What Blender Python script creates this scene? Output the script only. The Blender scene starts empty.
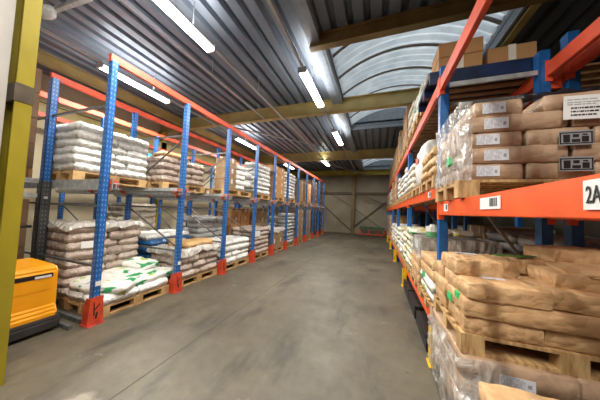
import bpy, bmesh, math, random
from mathutils import Vector, Matrix, noise
random.seed(7)
C = bpy.context.scene.collection
R = random.Random(11)

# ------------------------------------------------------------------ colours and materials
def lin(c):
    return tuple((v/12.92 if v <= .04045 else ((v+.055)/1.055)**2.4) for v in (x/255 for x in c)) + (1,)

class NT:
    def __init__(s, name):
        s.m = bpy.data.materials.new(name); s.m.use_nodes = True
        s.t = s.m.node_tree; s.b = s.t.nodes['Principled BSDF']; s.out = s.t.nodes['Material Output']
    def n(s, typ, **k):
        nd = s.t.nodes.new(typ)
        for a, v in k.items():
            if a.startswith('i_'):
                key = a[2:].replace('_', ' ')
                nd.inputs[key].default_value = v
            else: setattr(nd, a, v)
        return nd
    def l(s, a, b): s.t.links.new(a, b)
    def coord(s, kind='Object', scale=(1, 1, 1)):
        tc = s.n('ShaderNodeTexCoord'); mp = s.n('ShaderNodeMapping')
        mp.inputs['Scale'].default_value = scale
        s.l(tc.outputs[kind], mp.inputs['Vector']); return mp.outputs['Vector']
    def ramp(s, fac, stops):
        r = s.n('ShaderNodeValToRGB'); e = r.color_ramp.elements
        while len(e) < len(stops): e.new(.5)
        for i, (p, c) in enumerate(stops): e[i].position = p; e[i].color = c
        s.l(fac, r.inputs['Fac']); return r.outputs['Color']

def mat(name, rgb, rough=.6, metal=0, var=.15, scale=8, bump=0, bscale=30, rgb2=None, coord='Object', cscale=(1, 1, 1), lo=.35, hi=.65, spec=.5, detail=4, crease=0):
    k = NT(name); b = k.b
    v = k.coord(coord, cscale)
    nz = k.n('ShaderNodeTexNoise', i_Scale=scale, i_Detail=detail); k.l(v, nz.inputs['Vector'])
    c1 = lin(rgb)
    c2 = lin(rgb2) if rgb2 else tuple(x*(1-var) for x in c1[:3]) + (1,)
    c1b = c1 if rgb2 else tuple(min(1, x*(1+var*.5)) for x in c1[:3]) + (1,)
    k.l(k.ramp(nz.outputs['Fac'], [(lo, c2), (hi, c1b)]), b.inputs['Base Color'])
    b.inputs['Roughness'].default_value = rough; b.inputs['Metallic'].default_value = metal
    b.inputs['Specular IOR Level'].default_value = spec
    if bump:
        nb = k.n('ShaderNodeTexNoise', i_Scale=bscale, i_Detail=3); k.l(v, nb.inputs['Vector'])
        bp = k.n('ShaderNodeBump', i_Strength=bump, i_Distance=.02)
        hgt = nb.outputs['Fac']
        if crease:                       # folded, crackled paper or film
            vv = k.n('ShaderNodeVectorMath', operation='ADD'); sc_ = k.n('ShaderNodeVectorMath', operation='SCALE'); sc_.inputs['Scale'].default_value = .12
            k.l(nb.outputs['Color'], sc_.inputs[0]); k.l(v, vv.inputs[0]); k.l(sc_.outputs[0], vv.inputs[1])
            vo = k.n('ShaderNodeTexVoronoi', i_Scale=float(crease)); k.l(vv.outputs[0], vo.inputs['Vector'])
            ad = k.n('ShaderNodeMath', operation='MULTIPLY_ADD'); k.l(vo.outputs['Distance'], ad.inputs[0]); ad.inputs[1].default_value = -1.1; k.l(hgt, ad.inputs[2]); hgt = ad.outputs[0]
        k.l(hgt, bp.inputs['Height']); k.l(bp.outputs['Normal'], b.inputs['Normal'])
    return k.m

M = {}
M['blue'] = mat('blue_paint', (30, 98, 168), .4, var=.25, scale=14)
def holes_mat(name, base, dot):  # pale dots paint the light that shows through the upright slots
    k = NT(name); tc = k.n('ShaderNodeTexCoord'); sx = k.n('ShaderNodeSeparateXYZ')
    k.l(tc.outputs['Object'], sx.inputs[0])
    def mth(op, a, b=None, c=None):
        m = k.n('ShaderNodeMath', operation=op)
        for i, q in enumerate((a, b, c)):
            if q is None: continue
            if isinstance(q, (int, float)): m.inputs[i].default_value = q
            else: k.l(q, m.inputs[i])
        return m.outputs[0]
    z = mth('ABSOLUTE', mth('SUBTRACT', mth('FRACT', mth('MULTIPLY', sx.outputs['Z'], 15)), .5))
    zz = mth('LESS_THAN', z, .17)
    def inn(ax): 
        return mth('LESS_THAN', mth('ABSOLUTE', mth('SUBTRACT', mth('ABSOLUTE', sx.outputs[ax]), .018)), .0052)
    f = mth('MULTIPLY', zz, mth('MAXIMUM', inn('X'), inn('Y')))
    mx = k.n('ShaderNodeMix', data_type='RGBA')
    nz = k.n('ShaderNodeTexNoise', i_Scale=9.0)
    k.l(tc.outputs['Object'], nz.inputs['Vector'])
    c = lin(base)
    col = k.ramp(nz.outputs['Fac'], [(.3, tuple(x*.7 for x in c[:3])+(1,)), (.7, c)])
    k.l(f, mx.inputs['Factor']); k.l(col, mx.inputs['A']); mx.inputs['B'].default_value = lin(dot)
    k.l(mx.outputs['Result'], k.b.inputs['Base Color']); k.b.inputs['Roughness'].default_value = .38
    return k.m
M['upright'] = holes_mat('perforated_blue_steel', (26, 98, 176), (120, 160, 196))
M['upright_dark'] = holes_mat('perforated_grey_steel', (62, 66, 70), (120, 122, 124))
M['orange'] = mat('orange_beam_paint', (240, 92, 32), .42, var=.18, scale=5)
M['red_orange'] = mat('red_orange_paint', (204, 70, 40), .5, var=.3, scale=9)
M['top_red'] = mat('faded_red_beam_paint', (216, 80, 46), .5, var=.3, scale=3)
M['galv'] = mat('galvanised_steel', (176, 180, 182), .42, .35, var=.25, scale=12)
M['brace'] = mat('brace_steel', (110, 112, 112), .5, .5, var=.3, scale=12)
M['wood'] = mat('pallet_wood', (205, 170, 118), .75, rgb2=(160, 122, 78), scale=6, cscale=(6, 1, 1), bump=.15, bscale=20)
M['wood_dark'] = mat('old_pallet_wood', (150, 112, 72), .8, rgb2=(105, 76, 48), scale=6, cscale=(1, 6, 1), bump=.15)
M['paper'] = mat('kraft_paper', (210, 172, 126), .62, rgb2=(192, 152, 108), scale=5, bump=.7, bscale=7, cscale=(1, .68, .24), crease=7)
M['paper_dark'] = mat('darker_kraft_paper', (184, 154, 126), .42, rgb2=(168, 138, 112), scale=5, bump=.4, bscale=8, cscale=(1, .68, .24), crease=7)
M['white'] = mat('white_woven_plastic', (226, 226, 222), .32, var=.12, scale=4, bump=.9, bscale=14, cscale=(1, .68, .24), crease=9)
M['cream'] = mat('cream_plastic', (214, 204, 186), .4, var=.15, scale=4, bump=.6, bscale=14, cscale=(1, .68, .24), crease=9)
M['grey'] = mat('grey_plastic', (166, 166, 164), .35, var=.2, scale=4, bump=.6, bscale=16, cscale=(1, .68, .24), crease=9)
M['brown_film'] = mat('film_covered_brown_sack', (196, 180, 168), .26, rgb2=(170, 150, 136), scale=4, bump=.9, bscale=16, cscale=(1, .68, .24), crease=9)
M['tan'] = mat('tan_sack', (200, 160, 108), .55, var=.15, scale=4, bump=.5, bscale=12, cscale=(1, .68, .24), crease=9)
M['bluesack'] = mat('blue_plastic_sack', (36, 104, 160), .35, rgb2=(20, 66, 110), scale=4, bump=.6, bscale=14, cscale=(1, .68, .24), crease=9)
M['cyan'] = mat('bright_blue_plastic', (20, 140, 205), .35, var=.2, scale=4, bump=.6, bscale=14, cscale=(1, .68, .24), crease=9)
M['card'] = mat('cardboard', (184, 140, 92), .7, rgb2=(166, 122, 78), scale=3)
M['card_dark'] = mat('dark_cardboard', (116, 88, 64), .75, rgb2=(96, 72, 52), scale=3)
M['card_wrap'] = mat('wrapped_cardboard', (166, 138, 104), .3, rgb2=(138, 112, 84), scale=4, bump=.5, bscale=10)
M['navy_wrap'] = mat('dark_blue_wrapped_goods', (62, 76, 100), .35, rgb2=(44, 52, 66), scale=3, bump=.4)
M['tape'] = mat('pale_packing_tape', (225, 220, 208), .3, var=.05)
M['label'] = mat('white_label_paper', (228, 228, 226), .6, var=.04)
M['black'] = mat('black_plastic', (26, 26, 28), .45, var=.3)
M['bluepal'] = mat('dark_blue_plastic', (24, 48, 92), .45, rgb2=(16, 30, 58), scale=6)
M['yellow'] = mat('yellow_steel_paint', (162, 146, 30), .45, rgb2=(140, 124, 26), scale=3, cscale=(1, 1, .5))
M['beam_yellow'] = mat('ochre_beam_paint', (176, 160, 104), .5, rgb2=(156, 140, 86), scale=2)
M['beam_brown'] = mat('brown_ochre_beam_paint', (120, 98, 56), .5, rgb2=(96, 78, 46), scale=2)
M['safety'] = mat('yellow_guard_paint', (226, 182, 12), .4, var=.2, scale=8)
M['truck'] = mat('amber_truck_paint', (250, 166, 18), .32, var=.06, scale=2)
M['charcoal'] = mat('charcoal_plastic', (52, 50, 50), .5, var=.2, scale=8)
M['walls'] = mat('cream_panel_wall', (196, 184, 152), .7, rgb2=(178, 166, 136), scale=1.2)
M['farwall'] = mat('beige_panel_wall', (150, 142, 124), .75, rgb2=(134, 124, 106), scale=1)
M['pale'] = mat('pale_grey_wall', (186, 182, 174), .7, var=.06, scale=3)
M['conduit'] = mat('pale_conduit', (176, 180, 184), .35, .4, var=.1)
M['green'] = mat('green_paint', (60, 96, 62), .5, var=.2)
M['greenprint'] = mat('green_print', (60, 190, 110), .5, var=.1)
M['ink'] = mat('black_ink', (26, 24, 24), .6, var=.05)
M['greyink'] = mat('grey_ink', (150, 150, 154), .6, var=.1)

def mat_deck():
    k = NT('dark_ribbed_roof_steel'); v = k.coord('Object', (1, .4, 1))
    nz = k.n('ShaderNodeTexNoise', i_Scale=1.2, i_Detail=5.0); k.l(v, nz.inputs['Vector'])
    k.l(k.ramp(nz.outputs['Fac'], [(.3, lin((92, 102, 114))), (.7, lin((120, 130, 144)))]), k.b.inputs['Base Color'])
    k.b.inputs['Roughness'].default_value = .46; k.b.inputs['Metallic'].default_value = .3
    return k.m
M['deck'] = mat_deck()

def mat_floor():
    k = NT('worn_concrete'); v = k.coord('Object')
    def nz(scale, detail=5, cs=None, rough=.6):
        n = k.n('ShaderNodeTexNoise', i_Scale=scale, i_Detail=float(detail), i_Roughness=rough)
        k.l(k.coord('Object', cs) if cs else v, n.inputs['Vector']); return n.outputs['Fac']
    def mixc(f, a, b, blend='MIX'):
        m = k.n('ShaderNodeMix', data_type='RGBA', blend_type=blend)
        for s_, q in (('Factor', f), ('A', a), ('B', b)):
            if isinstance(q, (int, float, tuple)): m.inputs[s_].default_value = q
            else: k.l(q, m.inputs[s_])
        return m.outputs['Result']
    base = k.ramp(nz(.55, 6), [(.32, lin((80, 73, 61))), (.52, lin((97, 90, 75))), (.72, lin((112, 105, 89)))])
    fine = k.ramp(nz(9, 6, None, .7), [(.3, (.78, .78, .78, 1)), (.7, (1.06, 1.06, 1.06, 1))])
    c = mixc(1.0, base, fine, 'MULTIPLY')
    # dark wheel scuffs running with the aisle
    sc = k.ramp(nz(1.6, 5, (1.5, .45, 1)), [(.52, (0, 0, 0, 1)), (.66, (.75, .75, .75, 1))])
    c = mixc(sc, c, lin((58, 54, 49)))
    # pale worn patches
    pt = k.ramp(nz(1.3, 6, (1.2, 1.7, 1), .7), [(.64, (0, 0, 0, 1)), (.70, (.45, .45, .45, 1))])
    c = mixc(pt, c, lin((150, 144, 132)))
    # small dark specks
    vo = k.n('ShaderNodeTexVoronoi', i_Scale=2.3); k.l(v, vo.inputs['Vector'])
    sp = k.ramp(vo.outputs['Distance'], [(.035, (.8, .8, .8, 1)), (.05, (0, 0, 0, 1))])
    c = mixc(sp, c, lin((50, 46, 42)))
    # pale patch of bare screed near the camera
    tc = k.n('ShaderNodeTexCoord'); sub = k.n('ShaderNodeVectorMath', operation='SUBTRACT'); sub.inputs[1].default_value = (-2.2, 1.1, 0)
    k.l(tc.outputs['Object'], sub.inputs[0])
    n2 = k.n('ShaderNodeTexNoise', i_Scale=9.0, i_Detail=4.0); k.l(v, n2.inputs['Vector'])
    ln = k.n('ShaderNodeVectorMath', operation='LENGTH'); k.l(sub.outputs[0], ln.inputs[0])
    ad = k.n('ShaderNodeMath', operation='MULTIPLY_ADD'); k.l(n2.outputs['Fac'], ad.inputs[0]); ad.inputs[1].default_value = .22; k.l(ln.outputs['Value'], ad.inputs[2])
    pp = k.ramp(ad.outputs[0], [(.20, (.6, .6, .6, 1)), (.27, (0, 0, 0, 1))])
    c = mixc(pp, c, lin((168, 160, 144)))
    k.l(c, k.b.inputs['Base Color'])
    k.l(k.ramp(nz(3, 4), [(.3, (.42, .42, .42, 1)), (.7, (.62, .62, .62, 1))]), k.b.inputs['Roughness'])
    bp = k.n('ShaderNodeBump', i_Strength=.12, i_Distance=.01); k.l(nz(14, 5), bp.inputs['Height']); k.l(bp.outputs['Normal'], k.b.inputs['Normal'])
    return k.m
M['floor'] = mat_floor()

def mat_film(name='clear_stretch_film', tr=.76, tint=(240, 238, 234)):
    k = NT(name); v = k.coord('Object', (1, 1, .55))
    nb = k.n('ShaderNodeTexNoise', i_Scale=7.0, i_Detail=3.0, i_Distortion=1.0); k.l(v, nb.inputs['Vector'])
    vo = k.n('ShaderNodeTexVoronoi', i_Scale=8.0); k.l(k.coord('Object', (1.6, 1.6, .5)), vo.inputs['Vector'])
    ad = k.n('ShaderNodeMath', operation='ADD'); k.l(nb.outputs['Fac'], ad.inputs[0]); k.l(vo.outputs['Distance'], ad.inputs[1])
    bp = k.n('ShaderNodeBump', i_Strength=.9, i_Distance=.06); k.l(ad.outputs[0], bp.inputs['Height'])
    k.b.inputs['Base Color'].default_value = lin(tint); k.b.inputs['Roughness'].default_value = .14
    k.b.inputs['Specular IOR Level'].default_value = .9
    k.l(bp.outputs['Normal'], k.b.inputs['Normal'])
    t = k.n('ShaderNodeBsdfTransparent'); mx = k.n('ShaderNodeMixShader')
    f = k.ramp(nb.outputs['Fac'], [(.4, (tr, tr, tr, 1)), (.66, (tr*.55, tr*.55, tr*.55, 1))])
    gl = k.n('ShaderNodeBsdfGlossy', i_Roughness=.18); k.l(bp.outputs['Normal'], gl.inputs['Normal'])
    m2 = k.n('ShaderNodeMixShader'); m2.inputs[0].default_value = .07
    k.l(f, mx.inputs[0]); k.l(k.b.outputs[0], mx.inputs[1]); k.l(t.outputs[0], mx.inputs[2])
    k.l(mx.outputs[0], m2.inputs[1]); k.l(gl.outputs[0], m2.inputs[2])
    k.l(m2.outputs[0], k.out.inputs['Surface']); return k.m
M['film'] = mat_film()
M['sheet'] = mat_film('milky_plastic_sheet', .25, (222, 218, 210))

def mat_sky_sheet():
    k = NT('translucent_corrugated_sheet'); v = k.coord('Object', (1, 1, 1))
    nz = k.n('ShaderNodeTexNoise', i_Scale=2.5, i_Detail=5.0); k.l(v, nz.inputs['Vector'])
    c = k.ramp(nz.outputs['Fac'], [(.3, (.58, .63, .66, 1)), (.7, (.84, .88, .9, 1))])
    t = k.n('ShaderNodeBsdfTranslucent'); d = k.n('ShaderNodeBsdfDiffuse')
    k.l(c, t.inputs['Color']); k.l(c, d.inputs['Color'])
    mx = k.n('ShaderNodeMixShader'); mx.inputs[0].default_value = .25
    k.l(t.outputs[0], mx.inputs[1]); k.l(d.outputs[0], mx.inputs[2]); k.l(mx.outputs[0], k.out.inputs['Surface'])
    return k.m
M['skysheet'] = mat_sky_sheet()
def mat_emit(name, col, s):
    k = NT(name); k.b.inputs['Emission Color'].default_value = col; k.b.inputs['Emission Strength'].default_value = s
    k.b.inputs['Base Color'].default_value = (.8, .8, .8, 1); return k.m
M['tube'] = mat_emit('glowing_tube_diffuser', (1, .97, .88, 1), 14)

# printed white sack with a green and lime patch
def mat_printed(name, base, p1, p2):
    k = NT(name); v = k.coord('Generated')
    nz = k.n('ShaderNodeTexNoise', i_Scale=1.6, i_Detail=1.0); k.l(v, nz.inputs['Vector'])
    oi = k.n('ShaderNodeObjectInfo')
    off = k.n('ShaderNodeMapping'); k.l(v, off.inputs['Vector']); k.l(oi.outputs['Random'], off.inputs['Location']); k.l(off.outputs[0], nz.inputs['Vector'])
    c = k.ramp(nz.outputs['Fac'], [(.34, lin(p1)), (.37, lin(base)), (.63, lin(base)), (.66, lin(p2))])
    k.t.nodes[c.node.name].color_ramp.interpolation = 'LINEAR'
    k.l(c, k.b.inputs['Base Color']); k.b.inputs['Roughness'].default_value = .35
    nb = k.n('ShaderNodeTexNoise', i_Scale=12.0); k.l(k.coord('Object'), nb.inputs['Vector'])
    bp = k.n('ShaderNodeBump', i_Strength=.5, i_Distance=.02); k.l(nb.outputs['Fac'], bp.inputs['Height']); k.l(bp.outputs['Normal'], k.b.inputs['Normal'])
    return k.m
M['printed'] = mat_printed('white_sack_with_green_print', (226, 226, 220), (40, 150, 90), (168, 196, 50))
M['printed_yellow'] = mat_printed('white_sack_with_yellow_print', (220, 216, 196), (210, 180, 50), (90, 160, 90))

# ------------------------------------------------------------------ mesh helpers
class MB:
    def __init__(s): s.v = []; s.f = []
    def box(s, x0, x1, y0, y1, z0, z1, mtx=None):
        b = len(s.v)
        for x, y, z in ((x0,y0,z0),(x1,y0,z0),(x1,y1,z0),(x0,y1,z0),(x0,y0,z1),(x1,y0,z1),(x1,y1,z1),(x0,y1,z1)):
            p = Vector((x, y, z)); s.v.append(mtx @ p if mtx else p)
        s.f += [tuple(b+i for i in q) for q in ((0,3,2,1),(4,5,6,7),(0,1,5,4),(1,2,6,5),(2,3,7,6),(3,0,4,7))]
        return s
    def bar(s, a, b, w, h=None):
        a = Vector(a); b = Vector(b); d = b-a; L = d.length
        q = d.to_track_quat('Z', 'Y').to_matrix().to_4x4(); h = h or w
        return s.box(-w/2, w/2, -h/2, h/2, 0, L, Matrix.Translation(a) @ q)
    def tube(s, a, b, r, n=10):
        a = Vector(a); b = Vector(b); q = (b-a).to_track_quat('Z', 'Y').to_matrix().to_4x4(); m = Matrix.Translation(a) @ q; L = (b-a).length
        k = len(s.v)
        for z in (0, L):
            for i in range(n):
                t = 2*math.pi*i/n; s.v.append(m @ Vector((r*math.cos(t), r*math.sin(t), z)))
        for i in range(n):
            j = (i+1) % n; s.f.append((k+i, k+j, k+n+j, k+n+i))
        s.f.append(tuple(k+i for i in reversed(range(n)))); s.f.append(tuple(k+n+i for i in range(n)))
        return s
    def prism(s, pts, axis, a0, a1):      # pts: outline in the plane across the axis
        k = len(s.v); n = len(pts)
        for a in (a0, a1):
            for p, q in pts:
                s.v.append(Vector({'x': (a, p, q), 'y': (p, a, q), 'z': (p, q, a)}[axis]))
        for i in range(n):
            j = (i+1) % n; s.f.append((k+i, k+j, k+n+j, k+n+i))
        s.f.append(tuple(k+i for i in reversed(range(n)))); s.f.append(tuple(k+n+i for i in range(n)))
        return s
    def mesh(s, name, m, bevel=0, smooth=False):
        me = bpy.data.meshes.new(name); me.from_pydata([tuple(v) for v in s.v], [], s.f)
        bm = bmesh.new(); bm.from_mesh(me)
        bmesh.ops.recalc_face_normals(bm, faces=bm.faces)
        if bevel: bmesh.ops.bevel(bm, geom=list(bm.edges), offset=bevel, segments=2, affect='EDGES', clamp_overlap=True)
        bm.to_mesh(me); bm.free()
        if smooth:
            for p in me.polygons: p.use_smooth = True
        me.materials.append(m); return me
    def build(s, name, m, parent=None, bevel=0, smooth=False):
        return link(name, s.mesh(name, m, bevel, smooth), parent)

def link(name, me, parent=None, loc=None, rz=0):
    o = bpy.data.objects.new(name, me); C.objects.link(o)
    if parent: o.parent = parent
    if loc: o.location = loc
    if rz: o.rotation_euler.z = rz
    return o
def tag(o, label, cat=None, group=None, kind=None):
    if label: o['label'] = label
    if cat: o['category'] = cat
    if group: o['group'] = group
    if kind: o['kind'] = kind
    return o
def thing(name, label, cat, loc=(0, 0, 0), rz=0, group=None):
    o = link(name, None, None, loc, rz); o.empty_display_size = .1
    return tag(o, label, cat, group)
def struct(o): o['kind'] = 'structure'; return o

# ------------------------------------------------------------------ setting
XL, XR, YB, YF, ZC = -8.2, 6.5, -6.0, 17.2, 4.85
struct(MB().box(XL, XR, YB, YF, -.2, 0).build('floor', M['floor']))
def panel_wall(name, axis, pos, a0, a1, m, rib=1.0, thick=.2, sgn=1):
    mb = MB()
    if axis == 'x': mb.box(min(pos, pos+sgn*thick), max(pos, pos+sgn*thick), a0, a1, 0, ZC+.35)
    else: mb.box(a0, a1, min(pos, pos+sgn*thick), max(pos, pos+sgn*thick), 0, ZC+.35)
    z = .0                                                    # shallow horizontal panel joints
    while z < ZC-.2:
        if axis == 'x': mb.box(min(pos-sgn*.012, pos), max(pos-sgn*.012, pos), a0, a1, z+.02, z+rib-.02)
        else: mb.box(a0, a1, min(pos-sgn*.012, pos), max(pos-sgn*.012, pos), z+.02, z+rib-.02)
        z += rib
    return struct(mb.build(name, m))
panel_wall('wall_left', 'x', XL, YB, YF, M['walls'], sgn=-1)
panel_wall('wall_right', 'x', XR, YB, YF, M['farwall'], sgn=1)
panel_wall('wall_back', 'y', YF, XL, XR, M['farwall'], sgn=1)
panel_wall('wall_front', 'y', YB, XL, XR, M['farwall'], sgn=-1)
struct(MB().box(-8.2, -3.02, .60, .86, 0, ZC).build('wall_partition', M['pale'], bevel=.004))
# expansion joint in the floor
struct(MB().box(-2.02, -2.012, -1, YF, 0, .0015).build('trim_1', mat('joint_filler', (66, 61, 54), .8)))

# roof deck: trapezoidal ribs along the aisle, with openings for the rooflights
SX0, SX1 = -1.0, 1.95
SKY = [(3.92, 8.3), (13.0, 16.3)]
def deck():
    mb = MB(); p = .28; x = XL
    def strip(x0, x1, y0, y1):
        k = len(mb.v); n = 0; xx = x0
        pts = []
        while xx < x1-1e-4:
            for dx, z in ((0, 0), (.16, 0), (.19, .09), (.25, .09)):
                if xx+dx < x1: pts.append((xx+dx, z))
            xx += p
        pts.append((x1, 0))
        for yy in (y0, y1):
            for a, z in pts: mb.v.append(Vector((a, yy, ZC+z)))
        m = len(pts)
        for i in range(m-1): mb.f.append((k+i, k+i+1, k+m+i+1, k+m+i))
    strip(XL, SX0, YB, YF); strip(SX1, XR, YB, YF)
    y = YB
    for a, b in SKY: strip(SX0, SX1, y, a); y = b
    strip(SX0, SX1, y, YF)
    o = mb.build('ceiling', M['deck'])
    md = o.modifiers.new('t', 'SOLIDIFY'); md.thickness = .03; md.offset = 1
    return struct(o)
deck()
def rooflight(y0, y1, n, rise):
    # barrel-vaulted corrugated sheet: ribs follow the arc from side to side
    W = SX1-SX0; cx = (SX0+SX1)/2; s_ = []
    r = (W*W/4+rise*rise)/(2*rise); a0 = math.asin(W/2/r)
    NA = 26; ny = max(8, int((y1-y0)/.0125)); mb = MB()
    for j in range(ny+1):
        y = y0+(y1-y0)*j/ny
        for i in range(NA+1):
            t = -a0+2*a0*i/NA; rr = r+.04*math.cos(2*math.pi*y/.21)
            mb.v.append(Vector((cx+rr*math.sin(t), y, ZC+.12+rr*math.cos(t)-r*math.cos(a0))))
    for j in range(ny):
        for i in range(NA):
            k = j*(NA+1)+i; mb.f.append((k, k+1, k+NA+2, k+NA+1))
    o = mb.build('window_%d' % n, M['skysheet'], smooth=True); struct(o)
    # curb around the opening
    c = MB(); d = .04
    c.box(SX0-d, SX0, y0-d, y1+d, ZC-.16, ZC+.2).box(SX1, SX1+d, y0-d, y1+d, ZC-.16, ZC+.2)
    c.box(SX0, SX1, y0-d, y0, ZC-.1, ZC+.16).box(SX0, SX1, y1, y1+d, ZC-.1, ZC+.16)
    for ye in (y0, y1):                                        # gable ends of the vault
        pts = [(SX0, ZC+.1)]+[(cx+r*math.sin(-a0+2*a0*i/16), ZC+.12+r*math.cos(-a0+2*a0*i/16)-r*math.cos(a0)) for i in range(17)]+[(SX1, ZC+.1)]
        c.prism(pts, 'y', ye-.02 if ye == y0 else ye, ye if ye == y0 else ye+.02)
    struct(c.build('trim_%d' % (n+1), mat('grey_curb_%d' % n, (122, 132, 142), .5), None))
    # slim dark arched sheet laps
    a = MB(); yy = y0+.55
    while yy < y1-.2:
        for i in range(16):
            t0 = -a0+2*a0*i/16; t1 = -a0+2*a0*(i+1)/16; q = r-.03
            a.bar((cx+q*math.sin(t0), yy, ZC+.12+q*math.cos(t0)-r*math.cos(a0)), (cx+q*math.sin(t1), yy, ZC+.12+q*math.cos(t1)-r*math.cos(a0)), .07, .02)
        yy += .8
    fr = a.build('glazing_bar', mat('glazing_bar_paint_%d' % n, (112, 108, 102), .6), o)
for i, (a, b) in enumerate(SKY): rooflight(a, b, i+1, .5)

def ibeam_x(name, x0, x1, y, zb, h, w, m, n, label=None):
    mb = MB(); t = .02
    mb.box(x0, x1, y-w/2, y+w/2, zb, zb+t).box(x0, x1, y-w/2, y+w/2, zb+h-t, zb+h).box(x0, x1, y-.01, y+.01, zb+t, zb+h-t)
    return struct(mb.build('trim_%d' % n, m, bevel=.003))
ibeam_x('b', XL, XR, 6.12, 4.47, .38, .18, M['beam_yellow'], 10)
ibeam_x('b', XL, XR, 11.5, 4.38, .47, .18, M['beam_yellow'], 11)
ibeam_x('b', XL, XR, 16.6, 4.40, .38, .18, M['yellow'], 12)
ibeam_x('b', -1.25, XR, 3.72, 4.60, .25, .14, M['beam_brown'], 13)
ibeam_x('b', XL, XR, .5, 4.47, .38, .18, M['beam_yellow'], 14)
def ibeam_y(x, y0, y1, zb, h, w, m, n):
    mb = MB(); t = .02
    mb.box(x-w/2, x+w/2, y0, y1, zb, zb+t).box(x-w/2, x+w/2, y0, y1, zb+h-t, zb+h).box(x-.01, x+.01, y0, y1, zb+t, zb+h-t)
    return struct(mb.build('trim_%d' % n, m, bevel=.003))
ibeam_y(2.05, -5, 16.5, 4.62, .2, .12, M['beam_yellow'], 15)
ibeam_y(-1.17, -5, 16.5, 4.72, .12, .22, mat('reflection_grey_blue', (128, 138, 150), .5), 16)  # strip beside the rooflight; its pale grey-blue paints the deck's reflection
ibeam_y(-7.95, .9, 16.5, 3.75, .3, .2, M['beam_yellow'], 17)
ibeam_y(-6.9, .9, 16.5, 4.55, .26, .12, M['beam_yellow'], 18)
# H-columns along the left wall and far wall
def hcol(x, y, z1, w, m, n, face='x'):
    mb = MB(); t = .014
    if face == 'x': mb.box(x-w/2, x-w/2+t, y-w/2, y+w/2, 0, z1).box(x+w/2-t, x+w/2, y-w/2, y+w/2, 0, z1).box(x-w/2+t, x+w/2-t, y-.006, y+.006, 0, z1)
    else: mb.box(x-w/2, x+w/2, y-w/2, y-w/2+t, 0, z1).box(x-w/2, x+w/2, y+w/2-t, y+w/2, 0, z1).box(x-.006, x+.006, y-w/2+t, y+w/2-t, 0, z1)
    return struct(mb.build('trim_%d' % n, m))
hcol(-8.05, 6.12, 4.47, .22, M['yellow'], 20); hcol(-8.05, 11.5, 4.38, .22, M['yellow'], 21)
hcol(-1.75, 17.05, 4.6, .24, M['beam_brown'], 22, 'y'); hcol(3.0, 17.05, 4.6, .24, M['beam_brown'], 23, 'y')
# far wall: rail and cross bracing
mb = MB(); mb.box(XL, XR, 17.0, 17.15, 3.0, 3.16).bar((-6, 17.1, 4.4), (-1.9, 17.1, 2.1), .1, .05).bar((-1.9, 17.1, 2.1), (.6, 17.1, .3), .1, .05).bar((1.2, 17.1, 3.0), (-1.7, 17.1, .5), .1, .05).bar((-1.8, 17.1, 3.2), (1.6, 17.1, 1.9), .1, .05).bar((-4.2, 17.1, 2.2), (-1.9, 17.1, .25), .1, .05)
struct(mb.build('trim_24', mat('brown_wall_bracing', (92, 78, 60), .6)))

# near yellow column beside the partition
col = MB(); cy0, cy1 = .895, 1.0
col.box(-3.0, -2.99, cy0, cy1, 0, ZC).box(-3.2, -3.19, cy0, cy1, 0, ZC).box(-3.19, -3.0, .942, .953, 0, ZC)
o = struct(col.build('trim_25', M['yellow'], bevel=.002))
struct(MB().box(-3.205, -2.984, .888, 1.004, 2.46, 2.62).build('trim_26', mat('brown_column_sleeve', (84, 72, 56), .5, var=.3)))

# ------------------------------------------------------------------ lamps
def conduit(x, y0, y1, z, label, r=.022):
    mb = MB().box(x-.025, x+.025, y0, y1, z, z+.04)
    y = y0+.5
    while y < y1: mb.box(x-.006, x+.006, y-.006, y+.006, z+.04, ZC-.004); y += 2.0
    return tag(mb.build('cable_trunking', M['conduit']), label, 'cable trunking')
conduit(-2.8, -4, 16, 4.41, 'straight pale cable trunking on the ceiling carrying the brightest tube lamp')
conduit(-1.44, -4, 16, 4.41, 'straight pale cable trunking in the middle of the ceiling, above the aisle')
conduit(-5.3, 1.2, 16, 4.41, 'pale cable trunking over the rear of the left rack')
conduit(-3.5, 1.2, 10.5, 4.5, 'thin bright cable trunking above the front of the left rack')
def lamp(x, y, label, e=120, L=1.5):
    t = thing('tube_lamp', label, 'lamp', (x, y, 4.30), 0, 'tube lamps under the ceiling')
    b = MB().box(-.06, .06, -L/2, L/2, .045, .112).build('housing', M['conduit'], t, bevel=.008)
    pts = [(-.085, .05), (-.078, .015), (-.05, 0), (.05, 0), (.078, .015), (.085, .05)]
    MB().prism(pts, 'y', -L/2+.01, L/2-.01).build('diffuser', M['tube'], t)
    MB().box(-.087, .087, -L/2-.02, -L/2+.015, .0, .105).build('end_cap', M['galv'], t)
    MB().box(-.087, .087, L/2-.015, L/2+.02, .0, .105).build('end_cap', M['galv'], t)
    ld = bpy.data.lights.new('lamp_glow', 'AREA'); ld.shape = 'RECTANGLE'; ld.size = .15; ld.size_y = L-.05
    ld.energy = e; ld.color = (1, .96, .88); ld.spread = math.pi
    lo = bpy.data.objects.new('lamp_glow', ld); C.objects.link(lo); lo.parent = t; lo.location = (0, 0, -.01)
    up = bpy.data.lights.new('lamp_glow', 'AREA'); up.shape = 'RECTANGLE'; up.size = .1; up.size_y = L-.05
    up.energy = min(e, 150)*.15; up.color = (1, .97, .92)
    uo = bpy.data.objects.new('lamp_glow', up); C.objects.link(uo); uo.parent = t; uo.location = (0, 0, .155); uo.rotation_euler.x = math.pi
    return t
lamp(-2.8, 2.15, 'brightest long tube lamp at the top left, above the aisle')
lamp(-1.44, 4.62, 'tube lamp beside the left edge of the large rooflight')
lamp(-1.44, 7.95, 'second lamp down the middle trunking, past the first ceiling beam')
lamp(-2.8, 11.9, 'small far lamp near the end of the left trunking')
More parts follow.
